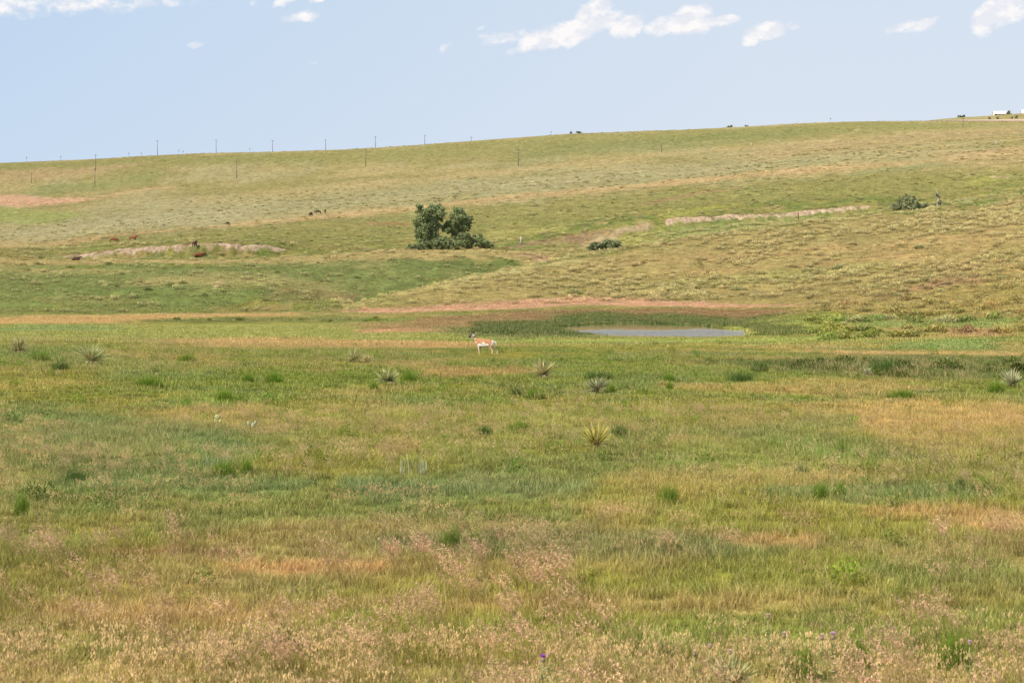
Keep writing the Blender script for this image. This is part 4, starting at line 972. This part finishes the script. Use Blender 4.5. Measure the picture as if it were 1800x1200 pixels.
# ------------------------------------------------------------------ thistles, prickly pears, grey stalks
STM = simple('thistle_stem', (.36, .36, .13), .2, 20, .8); BULB = simple('thistle_bulb', (.32, .24, .15), .3, 60, .8)
PUR = simple('purple_bloom', (.60, .13, .75), .2, 60, .8); PAL = simple('pale_bloom', (.95, .76, .64), .15, 60, .8); LIL = simple('lilac_bloom', (.85, .58, .74), .15, 60, .8)
def thistle(px, py, h_, bloom, size, label):
    y = (H-h_)*F/(py-HOR); x = (px-900)/F*y; z0 = gz(x, y); root = empty('thistle', (x, y, z0)); hh = H+(HOR-py)*y/F-z0
    mb = MB(); mb.tube([(0, 0, -.02), (.02, 0, hh*.4), (-.01, 0, hh*.75), (0, 0, hh-.03)], [.008, .007, .006, .005], 6); mb.build('stem', STM, root, True)
    mb = MB()
    for k in range(14):
        zz = hh*(.05+.06*k); a_ = k*2.4; L_ = .16*(1-.045*k); d = V(math.cos(a_), math.sin(a_), .5).normalized(); o = V(0, 0, zz); s = V(-math.sin(a_), math.cos(a_), 0)
        for j in range(5):
            t0 = j/5; w_ = .016*(1.2-t0); p = o+d*L_*t0-V(0, 0, .04*t0*t0); q = o+d*L_*(t0+.2)-V(0, 0, .04*(t0+.2)**2)
            mb.add([p-s*w_*.4, p+s*w_*.4, q+s*w_*1.5, q-s*w_*1.5], [(0, 1, 2, 3)])
    mb.build('leaves', STM, root)
    mb = MB(); ellipsoid(mb, (0, 0, hh), (size*.85, size*.85, size)); hd = mb.build('flower_head', BULB, root, True)
    mb = MB()
    for k in range(130):
        a_ = random.uniform(0, 6.283); e = random.random()**.5; d = V(math.cos(a_)*e, math.sin(a_)*e, 1.1-.5*e).normalized(); o = V(0, 0, hh+size*.5)
        mb.strip([o+d*size*.2, o+d*size*1.4], [size*.10, size*.06], V(-math.sin(a_), math.cos(a_), 0))
    mb.build('petals', bloom, hd)
    tag(root, label, 'thistle', 'thistles in the near grass')
for a in [(955, 1161, .55, PUR, .024, 'thistle with the vivid purple bloom near the bottom centre'), (967, 1152, .5, PAL, .013, 'budding brown thistle just right of the purple bloom'),
          (1352, 1086, .55, PAL, .020, 'pale pink thistle standing highest of those at lower right'), (1380, 1119, .45, PAL, .022, 'brown dry thistle head below the highest pale one'),
          (1447, 1123, .55, PAL, .022, 'pale thistle with dark base, left of a touching pair'), (1467, 1121, .55, LIL, .026, 'lilac thistle bloom, right of a touching pair'),
          (1222, 1151, .5, PAL, .018, 'pale thistle head furthest left at lower right'), (1249, 1139, .5, PAL, .017, 'pale thistle on a straight grey stem left of the brownish one'),
          (1285, 1149, .48, PAL, .018, 'brownish thistle head above the cut-off yucca'), (1708, 1133, .5, LIL, .018, 'faint lilac thistle near the bottom right corner')]:
    thistle(*a)
PAD = simple('pad_yellow', (.50, .50, .22), .2, 6, .6); PADG = simple('pad_grey', (.44, .44, .26), .2, 6, .6)
def pear(px, py, pads, mat, label):
    x, y, z = hit(px, py); z = gz(x, y); root = empty('prickly_pear', (x, y, z))
    for (dx, dz, rx, rz_, til) in pads:
        mb = MB(); ellipsoid(mb, (0, 0, 0), (rx, .025, rz_), nu=14, nv=9); o = mb.build('pad', mat, root, True); o.location = (dx, 0, dz); o.rotation_euler = (random.uniform(-.3, .3), til, random.uniform(-.4, .4))
    tag(root, label, 'cactus')
pear(382, 746, [(0, .20, .085, .07, .2), (-.05, .08, .06, .08, -.3), (.06, .07, .05, .07, .4)], PAD, 'yellow-green prickly pear pad in the left field')
pear(442, 756, [(-.08, .17, .045, .07, -.4), (.03, .12, .05, .07, .3), (.09, .19, .035, .06, .4)], PADG, 'whitish cluster of prickly pear pads right of the yellow-green one')
GST = leaf_mat('grey_stalks', False, (.36, .38, .28), straw=(.42, .40, .30), tr=.1)
for (px, py, lab) in [(380, 824, 'grey-white leafy stalks above the bright clump at lower left'), (722, 836, 'grey-white leafy stalks in the blue-green grass at the middle')]:
    random.seed(px); mb = MB(); x, y, z = hit(px, py)
    for k in range(26):
        q = V(random.uniform(-.3, .3), random.uniform(-.2, .2), 0); blade(mb, q, random.uniform(0, 6), .3, random.uniform(.25, .45), .016, random.random()*.7, wind=.1)
    o = mb.build('sagewort', GST); o.location = (x, y, gz(x, y)); tag(o, lab, 'plant')


# ------------------------------------------------------------------ camera
cd = bpy.data.cameras.new('camera'); cam = bpy.data.objects.new('camera', cd); COL.objects.link(cam)
cam.location = (0, 0, H); cd.sensor_width = 36; cd.lens = 70; cd.clip_end = 60000; cd.clip_start = .5
cam.rotation_euler = (math.radians(90)-math.atan((600-HOR)/F), 0, 0)
cd.dof.use_dof = True; cd.dof.focus_distance = 100; cd.dof.aperture_fstop = 5.6
scene.camera = cam

# ------------------------------------------------------------------ sun and sky
SUN = Vector((-.72, -.50, .80)).normalized(); el = math.asin(SUN.z); az = math.atan2(SUN.x, SUN.y)
ld = bpy.data.lights.new('sun', 'SUN'); ld.energy = 5.0; ld.angle = math.radians(.55); ld.color = (1, .93, .80)
lo = bpy.data.objects.new('sun', ld); COL.objects.link(lo); lo.rotation_euler = SUN.to_track_quat('Z', 'Y').to_euler()
w = bpy.data.worlds.new('World'); scene.world = w; w.use_nodes = True
t = NT(w, True)
sky = t.n('ShaderNodeTexSky', sky_type='NISHITA', sun_disc=False); sky.sun_elevation = el; sky.sun_rotation = az % (2*math.pi); sky.air_density = 1.0; sky.dust_density = 1.0; sky.altitude = 1500
d = t.n('ShaderNodeTexCoord').outputs['Generated']
sx = t.n('ShaderNodeSeparateXYZ', {0: d})
azn = t.math('ARCTAN2', sx.outputs[0], sx.outputs[1]); eln = t.math('ARCSINE', sx.outputs[2])
p0 = t.n('ShaderNodeCombineXYZ', {0: azn, 1: eln, 2: 0.0}).outputs[0]
# wisps and puffs, each an uneven patch at its bearing and height (radians)
wn = t.n('ShaderNodeTexNoise', {'Vector': p0, 'Scale': 55.0, 'Detail': 5.0, 'Roughness': .6})
wv = t.n('ShaderNodeVectorMath', {0: t.n('ShaderNodeVectorMath', {0: wn.outputs['Color'], 1: (.5, .5, .5)}, operation='SUBTRACT').outputs[0], 1: (.013, .009, 0)}, operation='MULTIPLY').outputs[0]
p1 = t.n('ShaderNodeVectorMath', {0: p0, 1: wv}, operation='ADD').outputs[0]
CL = [(1000,62,75,24,14,1),(1040,28,38,20,18,1),(960,75,46,20,8,1),(1105,50,36,19,24,1),(1060,45,40,18,20,1),(1200,50,62,22,6,1),(1222,32,28,18,0,1),(1265,45,34,12,5,.85),(1170,62,24,11,0,.7),
      (1345,62,50,17,12,.9),(1320,75,34,10,20,.7),(1590,62,48,12,6,.75),(1618,52,22,9,10,.7),(1745,38,58,30,26,1),(1790,12,46,24,20,1),(1715,52,30,18,10,.9),(885,70,50,14,8,.6),(920,92,40,10,12,.45),
      (540,35,40,11,8,.7),(505,12,26,8,20,.5),(560,5,20,9,20,.6),(352,88,24,8,8,.65),(785,90,14,9,40,.5),(452,16,14,7,0,.35),(120,22,300,22,3,.5),(40,36,180,18,3,.48),(280,10,220,10,3,.42),(558,118,10,7,0,.3),(845,55,16,6,0,.35)]
acc = None; shade = None
for (cx, cy, rx, ry, an, op) in CL:
    m = t.n('ShaderNodeMapping', {'Vector': p1, 'Location': ((cx-900)/F, (HOR-cy)/F*1.0, 0), 'Rotation': (0, 0, math.radians(an)), 'Scale': (rx*1.14/F, ry*1.1/F, 1)}, vector_type='TEXTURE')
    ln = t.n('ShaderNodeVectorMath', {0: m.outputs[0]}, operation='LENGTH').outputs['Value']
    v = t.math('MULTIPLY', t.mapr(ln, .35, 1.15, 1, 0), op)
    acc = v if acc is None else t.math('MAXIMUM', acc, v)
nz = t.noise(t.vscale(p0, (1, 1.5, 1)), 75.0, 8, .60)
den = t.math('ADD', acc, t.math('MULTIPLY', t.math('SUBTRACT', nz, .5), t.mapr(acc, 0, .3, 0, 1.7)))
den = t.n('ShaderNodeMapRange', {0: den, 1: .17, 2: .78, 3: 0, 4: 1.0}, interpolation_type='SMOOTHSTEP').outputs[0]
up = t.n('ShaderNodeVectorMath', {0: p0, 1: (-.003, .004, 0)}, operation='ADD').outputs[0]
nz2 = t.noise(t.vscale(up, (1, 1.5, 1)), 75.0, 3, .5)
lit = t.mapr(t.math('SUBTRACT', nz, nz2), -.07, .09, 0, 1)
ccol = t.mix(lit, (.82, .84, .905), (.985, .965, .96))
grad = t.mapr(eln, .02, .20, 0, 1); side = t.mapr(azn, -.27, .12, 0, 1)
low = t.mix(side, (.60, .725, .89), (.735, .785, .885)); high = t.mix(side, (.525, .69, .90), (.68, .785, .905))
base = t.mix(grad, low, high)
nish = t.mix(1.0, sky.outputs[0], (.10, .10, .10), 'MULTIPLY')
wfac = t.mapr(eln, .25, .9, .92, .25)
bcol = t.mix(wfac, nish, base)
fin = t.mix(den, bcol, ccol)
bg = t.n('ShaderNodeBackground', {'Color': fin, 'Strength': 1.0})
t.t.links.new(bg.outputs[0], t.n('ShaderNodeOutputWorld').inputs[0])
scene.cycles.max_bounces = 5; scene.cycles.diffuse_bounces = 3; scene.cycles.transmission_bounces = 3
scene.view_settings.view_transform = 'Standard'; scene.view_settings.look = 'None'; scene.view_settings.exposure = 0; scene.view_settings.gamma = 1
